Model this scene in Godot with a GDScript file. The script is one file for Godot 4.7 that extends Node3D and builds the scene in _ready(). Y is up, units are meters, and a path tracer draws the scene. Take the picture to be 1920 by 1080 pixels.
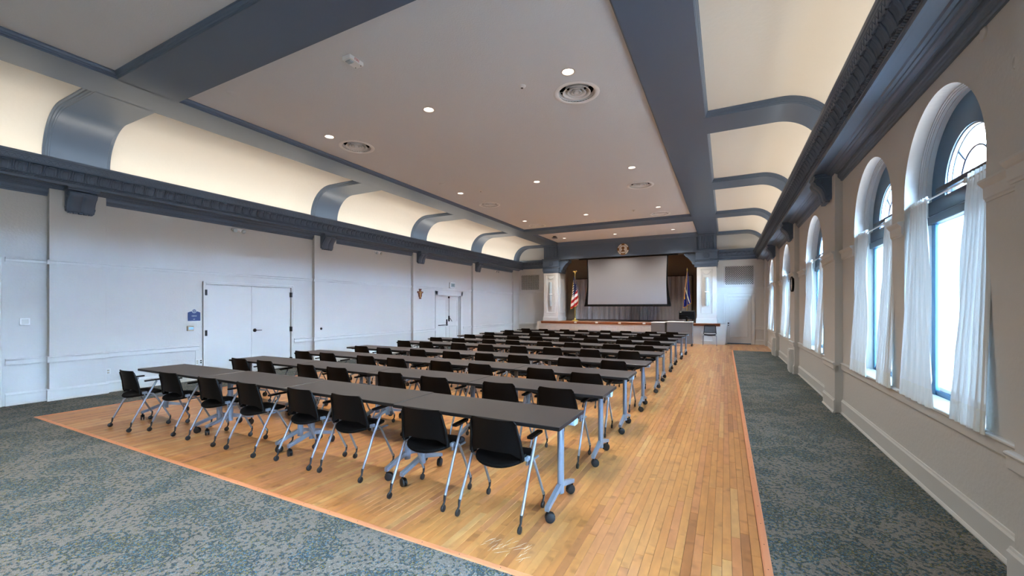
extends Node3D
# A community hall: x to the right, y up, the stage lies towards -z. The camera stands at x = 0, z = 0. d below is the distance towards the stage (z = -d).

const EYE := 1.63
const FOCAL := 780.0          # pixels, for the 1920 x 1080 frame
const WALL_L := -10.58        # face of the left wall
const WALL_R := 1.61          # face of the window wall
const FAR_D := 21.3           # far wall
const PRO_D := 20.6           # front of the proscenium
const BACK_D := -3.4          # wall behind the camera
const SOFFIT := 4.955
const PANEL_Y := 5.05
const BEAM_L := [-8.66, -7.87]
const BEAM_R := [-1.10, -0.31]
const STAGE_Y := 0.93
const PIL := [[2.77, 3.52], [8.03, 8.78], [12.27, 13.03], [16.45, 17.18]]

var M := {}
var used := {}
var rng := RandomNumberGenerator.new()

# ------------------------------------------------------------------ helpers
func mat(c: Color, rough := 0.6, metal := 0.0, spec := 0.5):
	var m = StandardMaterial3D.new()
	m.albedo_color = c
	m.roughness = rough
	m.metallic = metal
	m.metallic_specular = spec
	return m

func st_new():
	var st = SurfaceTool.new()
	st.begin(Mesh.PRIMITIVE_TRIANGLES)
	st.set_smooth_group(-1)
	return st

func P(x, y, d) -> Vector3:
	return Vector3(x, y, -d)

func tri(st, a, b, c):        # counter-clockwise seen from outside
	st.add_vertex(c); st.add_vertex(b); st.add_vertex(a)

func quad(st, a, b, c, d):
	tri(st, a, b, c); tri(st, a, c, d)

func oquad(st, o, a, b, c, d):  # turned so that it faces away from o
	if (b - a).cross(c - a).dot((a + c) * 0.5 - o) < 0.0:
		quad(st, d, c, b, a)
	else:
		quad(st, a, b, c, d)

func otri(st, o, a, b, c):
	if (b - a).cross(c - a).dot(a - o) < 0.0:
		tri(st, c, b, a)
	else:
		tri(st, a, b, c)

func box(st, lo: Vector3, hi: Vector3, bev := 0.0, xf := Transform3D.IDENTITY):
	var l = Vector3(minf(lo.x, hi.x), minf(lo.y, hi.y), minf(lo.z, hi.z))
	var h = Vector3(maxf(lo.x, hi.x), maxf(lo.y, hi.y), maxf(lo.z, hi.z))
	var mid = xf * ((l + h) * 0.5)
	var b = minf(bev, 0.49 * minf(h.x - l.x, minf(h.y - l.y, h.z - l.z)))
	var at = func(s, a):       # corner s (signs), on the face across axis a
		var v = Vector3(h.x if s.x > 0 else l.x, h.y if s.y > 0 else l.y, h.z if s.z > 0 else l.z)
		for k in 3:
			if k != a:
				v[k] -= s[k] * b
		return xf * v
	for a in 3:
		var u = (a + 1) % 3
		var w = (a + 2) % 3
		for s in [-1, 1]:
			var q = []
			for e in [[-1, -1], [1, -1], [1, 1], [-1, 1]]:
				var sg = Vector3()
				sg[a] = s; sg[u] = e[0]; sg[w] = e[1]
				q.append(at.call(sg, a))
			oquad(st, mid, q[0], q[1], q[2], q[3])
		if b > 0.0:
			for s in [-1, 1]:
				for t in [-1, 1]:
					var s0 = Vector3(); var s1 = Vector3()
					s0[u] = s; s0[w] = t; s0[a] = -1
					s1[u] = s; s1[w] = t; s1[a] = 1
					oquad(st, mid, at.call(s0, u), at.call(s1, u), at.call(s1, w), at.call(s0, w))
	if b > 0.0:
		for sx in [-1, 1]:
			for sy in [-1, 1]:
				for sz in [-1, 1]:
					var s = Vector3(sx, sy, sz)
					otri(st, mid, at.call(s, 0), at.call(s, 1), at.call(s, 2))

func slab(st, x0, x1, y0, y1, d0, d1, bev := 0.0):
	box(st, P(x0, y0, d0), P(x1, y1, d1), bev)

# Closed outline in the plane (a, b) at origin o, pushed along c.
func extrude(st, poly: Array, o: Vector3, a: Vector3, b: Vector3, c: Vector3, caps := true, group := -1):
	var pts = PackedVector2Array(poly)
	if Geometry2D.is_polygon_clockwise(pts):
		pts.reverse()
	var flip = a.cross(b).dot(c) < 0.0
	var n = pts.size()
	st.set_smooth_group(group)
	for i in n:
		var p = o + a * pts[i].x + b * pts[i].y
		var q = o + a * pts[(i + 1) % n].x + b * pts[(i + 1) % n].y
		if flip:
			quad(st, p, p + c, q + c, q)
		else:
			quad(st, p, q, q + c, p + c)
	st.set_smooth_group(-1)
	if caps:
		var t = Geometry2D.triangulate_polygon(pts)
		for k in range(0, t.size(), 3):
			var v = []
			for e in 3:
				v.append(o + a * pts[t[k + e]].x + b * pts[t[k + e]].y)
			var nn = (v[1] - v[0]).cross(v[2] - v[0])
			if nn.dot(c) > 0.0:
				tri(st, v[2], v[1], v[0]); tri(st, v[0] + c, v[1] + c, v[2] + c)
			else:
				tri(st, v[0], v[1], v[2]); tri(st, v[2] + c, v[1] + c, v[0] + c)

func tube(st, pts: Array, rad, sides := 10, caps := true):
	var n = pts.size()
	var rings = []
	var up = Vector3.UP
	var t0 = (pts[1] - pts[0]).normalized()
	if absf(t0.dot(up)) > 0.9:
		up = Vector3.RIGHT
	var nx = t0.cross(up).normalized()
	for i in n:
		var t = (pts[mini(i + 1, n - 1)] - pts[maxi(i - 1, 0)]).normalized()
		nx = (nx - t * nx.dot(t)).normalized()
		var ny = t.cross(nx)
		var r = rad[i] if rad is Array else rad
		var ring = []
		for k in sides:
			var an = TAU * k / sides
			ring.append(pts[i] + (nx * cos(an) + ny * sin(an)) * r)
		rings.append(ring)
	st.set_smooth_group(1)
	for i in n - 1:
		for k in sides:
			var k2 = (k + 1) % sides
			quad(st, rings[i][k], rings[i][k2], rings[i + 1][k2], rings[i + 1][k])
	st.set_smooth_group(-1)
	if caps:
		for k in range(1, sides - 1):
			tri(st, rings[0][0], rings[0][k + 1], rings[0][k])
			tri(st, rings[n - 1][0], rings[n - 1][k], rings[n - 1][k + 1])

# Profile of (radius, height) turned round the y axis of xf.
func lathe(st, prof: Array, segs := 24, xf := Transform3D.IDENTITY, smooth := true):
	st.set_smooth_group(2 if smooth else -1)
	for i in prof.size() - 1:
		for k in segs:
			var a0 = TAU * k / segs
			var a1 = TAU * (k + 1) / segs
			var f = func(p, an): return xf * Vector3(p.x * cos(an), p.y, p.x * sin(an))
			var p0 = prof[i]; var p1 = prof[i + 1]
			if p0.x < 1e-5:
				tri(st, f.call(p0, a0), f.call(p1, a0), f.call(p1, a1))
			elif p1.x < 1e-5:
				tri(st, f.call(p0, a0), f.call(p1, a0), f.call(p0, a1))
			else:
				quad(st, f.call(p0, a0), f.call(p1, a0), f.call(p1, a1), f.call(p0, a1))
	st.set_smooth_group(-1)

# Grid of points [rows][columns]; a sheet that faces along (row step) x (column step).
func grid(st, g: Array, group := 3):
	st.set_smooth_group(group)
	for i in g.size() - 1:
		for j in g[i].size() - 1:
			quad(st, g[i][j], g[i + 1][j], g[i + 1][j + 1], g[i][j + 1])
	st.set_smooth_group(-1)

# The same with texture coordinates (column, row) in 0..1.
func grid_uv(st, g: Array, group := 3):
	st.set_smooth_group(group)
	var nr = g.size() - 1
	var nc = g[0].size() - 1
	for i in nr:
		for j in nc:
			for e in [[0, 1], [1, 1], [1, 0], [0, 1], [1, 0], [0, 0]]:
				st.set_uv(Vector2(float(j + e[1]) / nc, float(i + e[0]) / nr))
				st.add_vertex(g[i + e[0]][j + e[1]])
	st.set_smooth_group(-1)

func arc(cx, cy, r, a0, a1, n) -> Array:
	var o = []
	for i in n + 1:
		var a = deg_to_rad(lerpf(a0, a1, float(i) / n))
		o.append(Vector2(cx + r * cos(a), cy + r * sin(a)))
	return o

func ring(cx, cy, r, n) -> Array:
	var o = arc(cx, cy, r, 0, 360, n)
	o.pop_back()
	return o

func rounded(x0, y0, x1, y1, r, n := 5) -> Array:
	return arc(x1 - r, y1 - r, r, 0, 90, n) + arc(x0 + r, y1 - r, r, 90, 180, n) + arc(x0 + r, y0 + r, r, 180, 270, n) + arc(x1 - r, y0 + r, r, 270, 360, n)

func numbered(parent, called: String) -> String:
	var key = str(parent.get_instance_id()) + called
	var k = used.get(key, 0)
	used[key] = k + 1
	return called if k == 0 else "%s_%03d" % [called, k]

func put(parent, called: String, st, m, label := ""):
	var o = MeshInstance3D.new()
	if st is SurfaceTool:
		st.generate_normals()
		o.mesh = st.commit()
	else:
		o.mesh = st
	o.material_override = m
	o.name = numbered(parent, called)
	if label != "":
		o.set_meta("label", label)
	parent.add_child(o, true)
	return o

func node(parent, called: String, at := Vector3.ZERO, turn := 0.0):
	var o = Node3D.new()
	o.name = numbered(parent, called)
	o.position = at
	o.rotation.y = turn
	parent.add_child(o, true)
	return o

func tag(o, label: String, category: String, group := ""):
	o.set_meta("label", label)
	o.set_meta("category", category)
	if group != "":
		o.set_meta("group", group)
	return o

func thing(called, label, category, at := Vector3.ZERO, turn := 0.0, group := ""):
	return tag(node(self, called, at, turn), label, category, group)

func frame(called, label := ""):          # a piece of the setting
	var o = node(self, called)
	o.set_meta("kind", "structure")
	if label != "":
		o.set_meta("label", label)
	return o

func stuff(o):
	o.set_meta("kind", "stuff")
	return o

func copy(o, label, at, turn := 0.0, group := ""):
	var c = o.duplicate()
	c.name = numbered(self, str(o.name))
	add_child(c, true)
	c.position = at
	c.rotation.y = turn
	c.set_meta("label", label)
	if group != "":
		c.set_meta("group", group)
	return c

func text(s: String, size: float, depth := 0.002) -> TextMesh:
	var t = TextMesh.new()
	var f = SystemFont.new()
	f.font_names = PackedStringArray(["Droid Sans"])
	t.font = f
	t.text = s
	t.font_size = 64
	t.pixel_size = size / 64.0
	t.depth = depth
	return t

# ------------------------------------------------------------------ materials
func noise_tex(freq, normal := false, strength := 4.0, seed_ := 1, size := 512, octaves := 4):
	var n = FastNoiseLite.new()
	n.noise_type = FastNoiseLite.TYPE_SIMPLEX_SMOOTH
	n.frequency = freq
	n.seed = seed_
	n.fractal_octaves = octaves
	var t = NoiseTexture2D.new()
	t.width = size; t.height = size
	t.seamless = true
	t.noise = n
	t.as_normal_map = normal
	t.bump_strength = strength
	return t

func plaster(c: Color, rough, scale, depth):
	var m = mat(c, rough)
	m.uv1_triplanar = true
	m.uv1_world_triplanar = true
	m.uv1_scale = Vector3.ONE * scale
	m.normal_enabled = true
	m.normal_texture = noise_tex(0.03, true, 6.0, 7)
	m.normal_scale = depth
	return m

func grain_tex():
	# maple grain: fine streaks along u, a few darker figure marks
	var w = 1024; var h = 256
	var n = FastNoiseLite.new(); n.seed = 11; n.frequency = 0.02; n.fractal_octaves = 4
	var n2 = FastNoiseLite.new(); n2.seed = 12; n2.frequency = 0.009; n2.fractal_octaves = 3
	var im = Image.create(w, h, false, Image.FORMAT_RGB8)
	for y in h:
		for x in w:
			var a = n.get_noise_2d(x * 0.25, y * 3.0)
			var b = n2.get_noise_2d(x * 0.8, y * 2.2)
			var fig = clampf((b - 0.28) * 2.6, 0.0, 1.0)
			var v = 0.90 + 0.10 * a - 0.16 * fig
			im.set_pixel(x, y, Color(clampf(v + 0.02, 0, 1), clampf(v - 0.03 * fig, 0, 1), clampf(v - 0.08 * fig - 0.02, 0, 1)))
	return ImageTexture.create_from_image(im)

func carpet_tex():
	# woven carpet: taupe ground, slate medallions of petals and rings, scattered blue and ochre threads
	var n = 1024
	var ink = PackedFloat32Array(); ink.resize(n * n)
	var hue = PackedFloat32Array(); hue.resize(n * n)
	var r = RandomNumberGenerator.new(); r.seed = 5
	var blot = FastNoiseLite.new(); blot.seed = 3; blot.frequency = 0.042; blot.fractal_octaves = 3
	var blot2 = FastNoiseLite.new(); blot2.seed = 8; blot2.frequency = 0.011; blot2.fractal_octaves = 2
	for i in 72:
		var cx = r.randf() * n; var cy = r.randf() * n
		var rad = r.randf_range(30.0, 50.0) + 62.0 * r.randf() * r.randf()
		var petals = r.randi_range(8, 16)
		var k = r.randf_range(0.75, 1.0)
		var turn = r.randf() * TAU
		var kind = r.randi() % 3
		for y in range(int(cy - rad), int(cy + rad)):
			for x in range(int(cx - rad), int(cx + rad)):
				var dx = x - cx; var dy = y - cy
				var q = sqrt(dx * dx + dy * dy) / rad
				if q > 1.0:
					continue
				var an = atan2(dy, dx) + turn
				var wob = 0.5 + 0.5 * cos(an * petals)
				var s = 0.0
				if absf(q - 0.90 - 0.06 * wob) < 0.045: s = 0.9
				elif q > 0.52 and q < 0.80: s = 0.9 if wob > (0.55 if kind == 0 else 0.7) else 0.0
				elif absf(q - 0.46) < 0.04: s = 0.9
				elif q < 0.36: s = 0.85 if 0.5 + 0.5 * cos(an * (5.0 if kind == 1 else 6.0)) > q * 1.8 else 0.0
				var at = posmod(y, n) * n + posmod(x, n)
				ink[at] = maxf(ink[at] * 0.55, s * k)
				if s > 0.5 and wob > 0.8: hue[at] = 0.3 + 0.5 * k
	var im = Image.create(n, n, false, Image.FORMAT_RGB8)
	var ground = Color(0.500, 0.488, 0.462); var slate = Color(0.265, 0.320, 0.335)
	var blue = Color(0.30, 0.48, 0.60); var ochre = Color(0.55, 0.50, 0.24); var dark = Color(0.19, 0.24, 0.26)
	var tuft = PackedFloat32Array(); tuft.resize(256 * 342)
	for i in tuft.size(): tuft[i] = r.randf()
	for y in n:
		for x in n:
			var at = y * n + x
			# blend the noise across the border so that the tile repeats without a seam
			var wx = clampf((x - n + 90) / 90.0, 0.0, 1.0)
			var wy = clampf((y - n + 90) / 90.0, 0.0, 1.0)
			var nz = lerpf(lerpf(blot.get_noise_2d(x, y), blot.get_noise_2d(x - n, y), wx), lerpf(blot.get_noise_2d(x, y - n), blot.get_noise_2d(x - n, y - n), wx), wy)
			var spots = smoothstep(0.06, 0.20, nz + 0.22 * blot2.get_noise_2d(x, y) * (1.0 - wx) * (1.0 - wy))
			var s = maxf(ink[at], spots * 0.72)
			var t = r.randf()
			var c = ground.lerp(slate, clampf(s * 1.05 + (t - 0.5) * 0.45, 0.0, 1.0))
			var u = tuft[(y / 3) * 256 + x / 4]
			if s > 0.22:
				if u < 0.09 + 0.08 * hue[at]: c = c.lerp(blue, 0.8)
				elif u < 0.19 + 0.12 * hue[at]: c = c.lerp(ochre, 0.8)
				elif u < 0.42: c = c.lerp(dark, 0.6)
			c = c * (0.78 + 0.44 * r.randf())
			im.set_pixel(x, y, Color(c.r, c.g, c.b))
	return ImageTexture.create_from_image(im)

func us_cloth_tex():
	var w = 380; var h = 247
	var im = Image.create(w, h, false, Image.FORMAT_RGB8)
	var red = Color(0.62, 0.06, 0.10); var white = Color(0.88, 0.87, 0.86); var navy = Color(0.07, 0.09, 0.26)
	for y in h:
		for x in w:
			var c = red if (y / 19) % 2 == 0 else white
			if y < 133 and x < 152:
				c = navy
				var row = int(y / 14.8)
				var fx = (x - (7.0 if row % 2 == 0 else 19.0)) / 25.3
				var px = (fx - round(fx)) * 25.3 - 5.0
				var py = y - (row + 0.5) * 14.8
				if row < 9 and px * px + py * py < 20.0: c = white
			im.set_pixel(x, y, c)
	return ImageTexture.create_from_image(im)

func make_materials():
	M.wall = plaster(Color(0.81, 0.805, 0.79), 0.62, 1.3, 0.12)
	M.trim = mat(Color(0.83, 0.828, 0.815), 0.42)
	M.ceiling = plaster(Color(0.85, 0.855, 0.86), 0.85, 2.2, 0.32)
	M.cove = plaster(Color(0.90, 0.88, 0.835), 0.7, 0.7, 0.08)
	M.blue = mat(Color(0.335, 0.395, 0.47), 0.34)
	M.blue_flat = mat(Color(0.335, 0.395, 0.465), 0.5)
	M.stage_wall = mat(Color(0.74, 0.66, 0.57), 0.8)
	M.dark = mat(Color(0.03, 0.03, 0.03), 0.9)
	M.sub = mat(Color(0.08, 0.045, 0.02), 0.95)
	var pl = mat(Color(1, 1, 1), 0.36)
	pl.vertex_color_use_as_albedo = true
	pl.albedo_texture = grain_tex()
	pl.roughness = 0.34
	pl.clearcoat_enabled = true
	pl.clearcoat = 0.4
	pl.clearcoat_roughness = 0.16
	M.plank = pl
	var cp = mat(Color(1, 1, 1), 0.95, 0.0, 0.2)
	cp.albedo_texture = carpet_tex()
	cp.uv1_triplanar = true
	cp.uv1_world_triplanar = true
	cp.uv1_scale = Vector3.ONE * (1.0 / 2.1)
	cp.normal_enabled = true
	cp.normal_texture = noise_tex(0.25, true, 8.0, 9)
	cp.normal_scale = 0.6
	M.carpet = cp
	M.strip = mat(Color(0.83, 0.55, 0.38), 0.45)
	M.stage_wood = mat(Color(0.50, 0.29, 0.15), 0.35)
	M.deck = mat(Color(0.50, 0.35, 0.24), 0.35)
	var tt = mat(Color(0.205, 0.175, 0.165), 0.33, 0.0, 0.7)
	M.table = tt
	M.table_edge = mat(Color(0.055, 0.05, 0.055), 0.45)
	M.silver = mat(Color(0.50, 0.54, 0.59), 0.42, 0.3)
	M.chrome = mat(Color(0.54, 0.555, 0.58), 0.42, 0.45)
	M.black = mat(Color(0.02, 0.017, 0.017), 0.5, 0.0, 0.28)
	M.pad = mat(Color(0.016, 0.014, 0.015), 0.7, 0.0, 0.25)
	M.rubber = mat(Color(0.035, 0.038, 0.045), 0.5)
	M.clip = mat(Color(0.62, 0.75, 0.84), 0.35)
	M.white = mat(Color(0.945, 0.945, 0.94), 0.4)
	M.white_plate = mat(Color(0.84, 0.84, 0.82), 0.45)
	M.bronze = mat(Color(0.10, 0.085, 0.075), 0.35, 0.6)
	M.black_metal = mat(Color(0.03, 0.03, 0.032), 0.35, 0.4)
	M.frame = mat(Color(0.22, 0.37, 0.48), 0.3)
	M.frame_dark = mat(Color(0.085, 0.115, 0.16), 0.3)
	var gl = mat(Color(0.95, 0.98, 1.0, 0.06), 0.02)
	gl.transparency = BaseMaterial3D.TRANSPARENCY_ALPHA
	M.glass = gl
	var sh = mat(Color(0.90, 0.92, 0.92), 0.9)
	sh.backlight_enabled = true
	sh.backlight = Color(0.27, 0.27, 0.27)
	M.shade = sh
	var cu = mat(Color(0.90, 0.92, 0.92, 0.95), 0.9)
	cu.transparency = BaseMaterial3D.TRANSPARENCY_ALPHA
	cu.backlight_enabled = true
	cu.backlight = Color(0.45, 0.45, 0.45)
	M.sheer = cu
	M.hem = cu.duplicate()
	M.hem.albedo_color = Color(0.88, 0.89, 0.86, 0.97)
	M.brick = mat(Color(0.55, 0.40, 0.33), 0.9)
	var lamp = mat(Color(1, 1, 1), 0.4)
	lamp.emission_enabled = true
	lamp.emission = Color(1.0, 0.98, 0.95)
	lamp.emission_energy_multiplier = 4.0
	M.lamp = lamp
	var led = mat(Color(1, 1, 1), 0.4)
	led.emission_enabled = true
	led.emission = Color(1.0, 0.88, 0.70)
	led.emission_energy_multiplier = 1.5
	M.led = led
	M.tan = mat(Color(0.74, 0.67, 0.58), 0.45)
	M.screen = mat(Color(0.50, 0.49, 0.50), 0.8)
	M.stage_cloth = mat(Color(0.86, 0.84, 0.85), 0.9)
	M.gold = mat(Color(0.80, 0.56, 0.12), 0.45)
	M.brass = mat(Color(0.80, 0.68, 0.38), 0.3, 0.7)
	M.seal_white = mat(Color(0.88, 0.86, 0.82), 0.5)
	M.seal_gold = mat(Color(0.46, 0.29, 0.07), 0.45)
	M.desk = mat(Color(0.42, 0.42, 0.42), 0.5)
	M.desk_top = mat(Color(0.80, 0.79, 0.78), 0.4)
	M.mesh_blue = mat(Color(0.10, 0.13, 0.17), 0.6)
	M.sign_blue = mat(Color(0.07, 0.17, 0.42), 0.4)
	M.beige = mat(Color(0.70, 0.66, 0.58), 0.5)
	M.red = mat(Color(0.65, 0.10, 0.10), 0.5)
	M.wood_red = mat(Color(0.42, 0.17, 0.08), 0.5)
	M.ochre = mat(Color(0.72, 0.55, 0.33), 0.6)
	M.flag_blue = mat(Color(0.05, 0.10, 0.46), 0.85)
	M.flag_white = mat(Color(0.75, 0.74, 0.73), 0.85)
	M.speaker = mat(Color(0.66, 0.70, 0.71), 0.5)
	M.green = mat(Color(0.05, 0.30, 0.28), 0.5)
	var us = mat(Color(1, 1, 1), 0.85)
	us.albedo_texture = us_cloth_tex()
	M.us = us
	var lcd = mat(Color(0.3, 0.6, 0.8), 0.3)
	lcd.emission_enabled = true
	lcd.emission = Color(0.72, 0.88, 1.0)
	lcd.emission_energy_multiplier = 0.5
	M.lcd = lcd

# ------------------------------------------------------------------ main
func _ready():
	rng.seed = 20
	# camera: level, turned to the left of the hall's axis, lens shifted a little upwards
	var cam = Camera3D.new()
	cam.name = "camera"
	cam.projection = Camera3D.PROJECTION_FRUSTUM
	cam.near = 0.05
	cam.far = 200.0
	cam.size = 0.05 * 1080.0 / FOCAL
	cam.frustum_offset = Vector2(0, 0.05 * 37.0 / FOCAL)
	cam.position = Vector3(0, EYE, 0)
	cam.rotation.y = atan(400.0 / FOCAL)
	add_child(cam)
	cam.current = true
	# sky: bright overcast, a little blue
	var env = Environment.new()
	var sky = Sky.new()
	var sm = ProceduralSkyMaterial.new()
	sm.sky_top_color = Color(0.68, 0.85, 1.0)
	sm.sky_horizon_color = Color(0.45, 0.54, 0.64)
	sm.ground_bottom_color = Color(0.25, 0.25, 0.25)
	sm.ground_horizon_color = Color(0.33, 0.34, 0.35)
	sm.sky_energy_multiplier = 1.0
	sm.ground_energy_multiplier = 1.0
	sky.sky_material = sm
	env.background_mode = Environment.BG_SKY
	env.sky = sky
	env.background_energy_multiplier = SKY
	env.tonemap_mode = Environment.TONE_MAPPER_LINEAR
	env.tonemap_exposure = EXPO
	env.sdfgi_enabled = true
	env.ssao_enabled = true
	env.ssil_enabled = true
	var we = WorldEnvironment.new()
	we.name = "world_environment"
	we.environment = env
	add_child(we)
	make_materials()
	build_floor()
	build_ceiling()
	build_cornices()
	build_left_wall()
	build_right_wall()
	build_far_end()
	build_windows()
	build_stage_things()
	build_ceiling_things()
	build_left_things()
	build_right_things()
	build_tables_and_chairs()

const SKY := 520.0
const EXPO := 1.12
const SPOT_E := 15.5
const COVE_E := 1.35

# ------------------------------------------------------------------ floor
func plank_mesh(st, x0, x1, d0, d1, o: Vector3, c: Color, uv: Vector2):
	var b = 0.0009
	var add = func(x, y, d):
		st.set_color(c)
		st.set_uv(uv + Vector2(d * 0.55, (x - x0) * 0.62))
		st.add_vertex(P(x, y, d) - o)
	var q = func(a, bb, cc, dd):
		for v in [cc, bb, a, dd, cc, a]:
			add.call(v[0], v[1], v[2])
	var t = [[x0 + b, 0.0, d0 + b], [x1 - b, 0.0, d0 + b], [x1 - b, 0.0, d1 - b], [x0 + b, 0.0, d1 - b]]
	var e = [[x0, -0.0014, d0], [x1, -0.0014, d0], [x1, -0.0014, d1], [x0, -0.0014, d1]]
	var l = [[x0, -0.012, d0], [x1, -0.012, d0], [x1, -0.012, d1], [x0, -0.012, d1]]
	q.call(t[0], t[1], t[2], t[3])
	for k in 4:
		q.call(e[k], e[(k + 1) % 4], t[(k + 1) % 4], t[k])
		q.call(l[k], l[(k + 1) % 4], e[(k + 1) % 4], e[k])

func build_floor():
	var fl = frame("floor", "maple strip floor bordered by patterned carpet")
	var s = st_new()
	slab(s, WALL_L - 0.3, WALL_R + 0.5, -0.3, -0.012, BACK_D - 0.3, FAR_D + 3.2)
	put(fl, "subfloor", s, M.sub)
	var boards = []
	var th = atan(400.0 / FOCAL)
	var w = 0.0572
	var x = 0.21
	var cols = []
	while x > -9.12:
		cols.append([x - w, x - 0.0012, 2.306, FAR_D])
		x -= w
	x = 0.2107
	while x < WALL_R - 0.02:
		cols.append([x, minf(x + w - 0.0012, WALL_R - 0.02), 18.03, FAR_D])
		x += w
	for cdef in cols:
		var d = cdef[2]
		var first = true
		while d < cdef[3] - 0.05:
			var ln = rng.randf_range(0.45, 1.2) + rng.randf() * rng.randf() * 1.9
			if first: ln *= rng.randf_range(0.3, 1.0)
			first = false
			var d1 = minf(d + ln, cdef[3])
			if cdef[3] - d1 < 0.2: d1 = cdef[3]
			var xm = (cdef[0] + cdef[1]) / 2
			var dm = clampf(maxf(d, 2.9), d, d1)
			var zc = -xm * sin(th) + dm * cos(th)
			var xc = xm * cos(th) + dm * sin(th)
			var score = 0.0
			if zc > 0.5 and absf(xc / zc) < 1.23 and EYE / zc < 0.66:
				score = (d1 - d) / (zc * zc * zc)
			var t = rng.randf()
			var c = Color(0.83, 0.605, 0.36).lerp(Color(0.78, 0.535, 0.30), t)
			if rng.randf() < 0.06: c = Color(0.69, 0.46, 0.27)
			elif rng.randf() < 0.12: c = Color(0.85, 0.66, 0.43)
			elif rng.randf() < 0.2: c = Color(0.80, 0.555, 0.36)
			boards.append([score, cdef[0], cdef[1], d, d1 - 0.0006, c.srgb_to_linear(), Vector2(rng.randf(), rng.randf())])
			d = d1
	boards.sort_custom(func(a, b): return a[0] > b[0])
	var field = st_new()
	for i in boards.size():
		var b = boards[i]
		if i < 300:
			var o = P((b[1] + b[2]) / 2, 0, (b[3] + b[4]) / 2)
			var st = st_new()
			plank_mesh(st, b[1], b[2], b[3], b[4], o, b[5], b[6])
			put(fl, "plank", st, M.plank).position = o
		else:
			plank_mesh(field, b[1], b[2], b[3], b[4], Vector3.ZERO, b[5], b[6])
	stuff(put(fl, "planks", field, M.plank))
	var c = st_new()
	slab(c, WALL_L, WALL_R, -0.012, 0.002, BACK_D, 2.256)
	slab(c, 0.262, WALL_R, -0.012, 0.002, 2.256, 18.0)
	slab(c, WALL_L, -9.162, -0.012, 0.002, 2.256, FAR_D)
	put(fl, "carpet", c, M.carpet, "blue grey carpet with woven medallions")
	var prof = [Vector2(0, -0.01), Vector2(0.05, -0.01), Vector2(0.05, 0.002), Vector2(0.04, 0.006), Vector2(0.01, 0.006), Vector2(0, 0.002)]
	for e in [[P(-9.162, 0, 2.256), Vector3(0, 0, -1), Vector3(9.424, 0, 0)], [P(0.262, 0, 2.256), Vector3(-1, 0, 0), Vector3(0, 0, -15.77)], [P(-9.162, 0, 2.256), Vector3(1, 0, 0), Vector3(0, 0, -19.04)]]:
		var st = st_new()
		extrude(st, prof, e[0], e[1], Vector3.UP, e[2])
		put(fl, "edge_strip", st, M.strip)
	# small screws in the strip and pale scratches left on the boards
	var sc = st_new()
	for k in 30:
		lathe(sc, [Vector2(0.004, 0.0), Vector2(0.004, 0.0066), Vector2(0, 0.0068)], 6, Transform3D(Basis.IDENTITY, P(-9.0 + k * 0.31, 0, 2.281)))
	for k in 40:
		lathe(sc, [Vector2(0.004, 0.0), Vector2(0.004, 0.0066), Vector2(0, 0.0068)], 6, Transform3D(Basis.IDENTITY, P(0.237, 0, 2.4 + k * 0.31)))
	stuff(put(fl, "screws", sc, M.bronze))
	var mk = st_new()
	for k in 26:
		var px = rng.randf_range(-1.52, -1.16)
		var pd = rng.randf_range(2.42, 2.60)
		var an = deg_to_rad(rng.randf_range(38, 88))
		var ln = rng.randf_range(0.03, 0.11)
		var pts = []
		for i in 5:
			var u = (i / 4.0 - 0.5) * ln
			pts.append(P(px + cos(an) * u + rng.randf_range(-0.003, 0.003), 0.0001, pd + sin(an) * u))
		tube(mk, pts, [0.0003, 0.0008, 0.001, 0.0008, 0.0003], 4, false)
	stuff(put(fl, "scratches", mk, M.white, "pale scratch marks on the boards"))

# ------------------------------------------------------------------ ceiling
const STEPS := [Vector2(0, 0), Vector2(0, 0.02), Vector2(0.012, 0.026), Vector2(0.014, 0.045), Vector2(0.026, 0.055), Vector2(0.034, 0.078), Vector2(0.045, 0.086), Vector2(0.045, 0.12)]

func holed(st, x0, x1, d0, d1, y, holes: Array):
	var o = P((x0 + x1) / 2, y + 5.0, (d0 + d1) / 2)
	var rows = {}
	for h in holes:
		var key = snappedf(h[1], 0.3)
		if not rows.has(key): rows[key] = []
		rows[key].append(h)
	var keys = rows.keys()
	keys.sort()
	var at = d0
	for k in keys:
		var r = rows[k]
		r.sort_custom(func(a, b): return a[0] < b[0])
		var half = r[0][2] + 0.05
		var dm = r[0][1]
		oquad(st, o, P(x0, y, at), P(x1, y, at), P(x1, y, dm - half), P(x0, y, dm - half))
		var xa = x0
		for h in r:
			oquad(st, o, P(xa, y, dm - half), P(h[0] - half, y, dm - half), P(h[0] - half, y, dm + half), P(xa, y, dm + half))
			var n = 24
			for i in n:
				var q = []
				for a in [TAU * i / n, TAU * (i + 1) / n]:
					var m = maxf(absf(cos(a)), absf(sin(a)))
					q.append(P(h[0] + h[2] * cos(a), y, dm + h[2] * sin(a)))
					q.append(P(h[0] + half * cos(a) / m, y, dm + half * sin(a) / m))
				oquad(st, o, q[0], q[1], q[3], q[2])
			xa = h[0] + half
		oquad(st, o, P(xa, y, dm - half), P(x1, y, dm - half), P(x1, y, dm + half), P(xa, y, dm + half))
		at = dm + half
	oquad(st, o, P(x0, y, at), P(x1, y, at), P(x1, y, d1), P(x0, y, d1))

const LAMP_X := [-7.05, -4.56, -2.03]
const LAMP_D := [-0.6, 5.74, 10.37, 14.85, 19.40]
const VENT_X := [-6.98, -2.11]
const VENT_D := [6.37, 11.97, 15.92]

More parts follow.
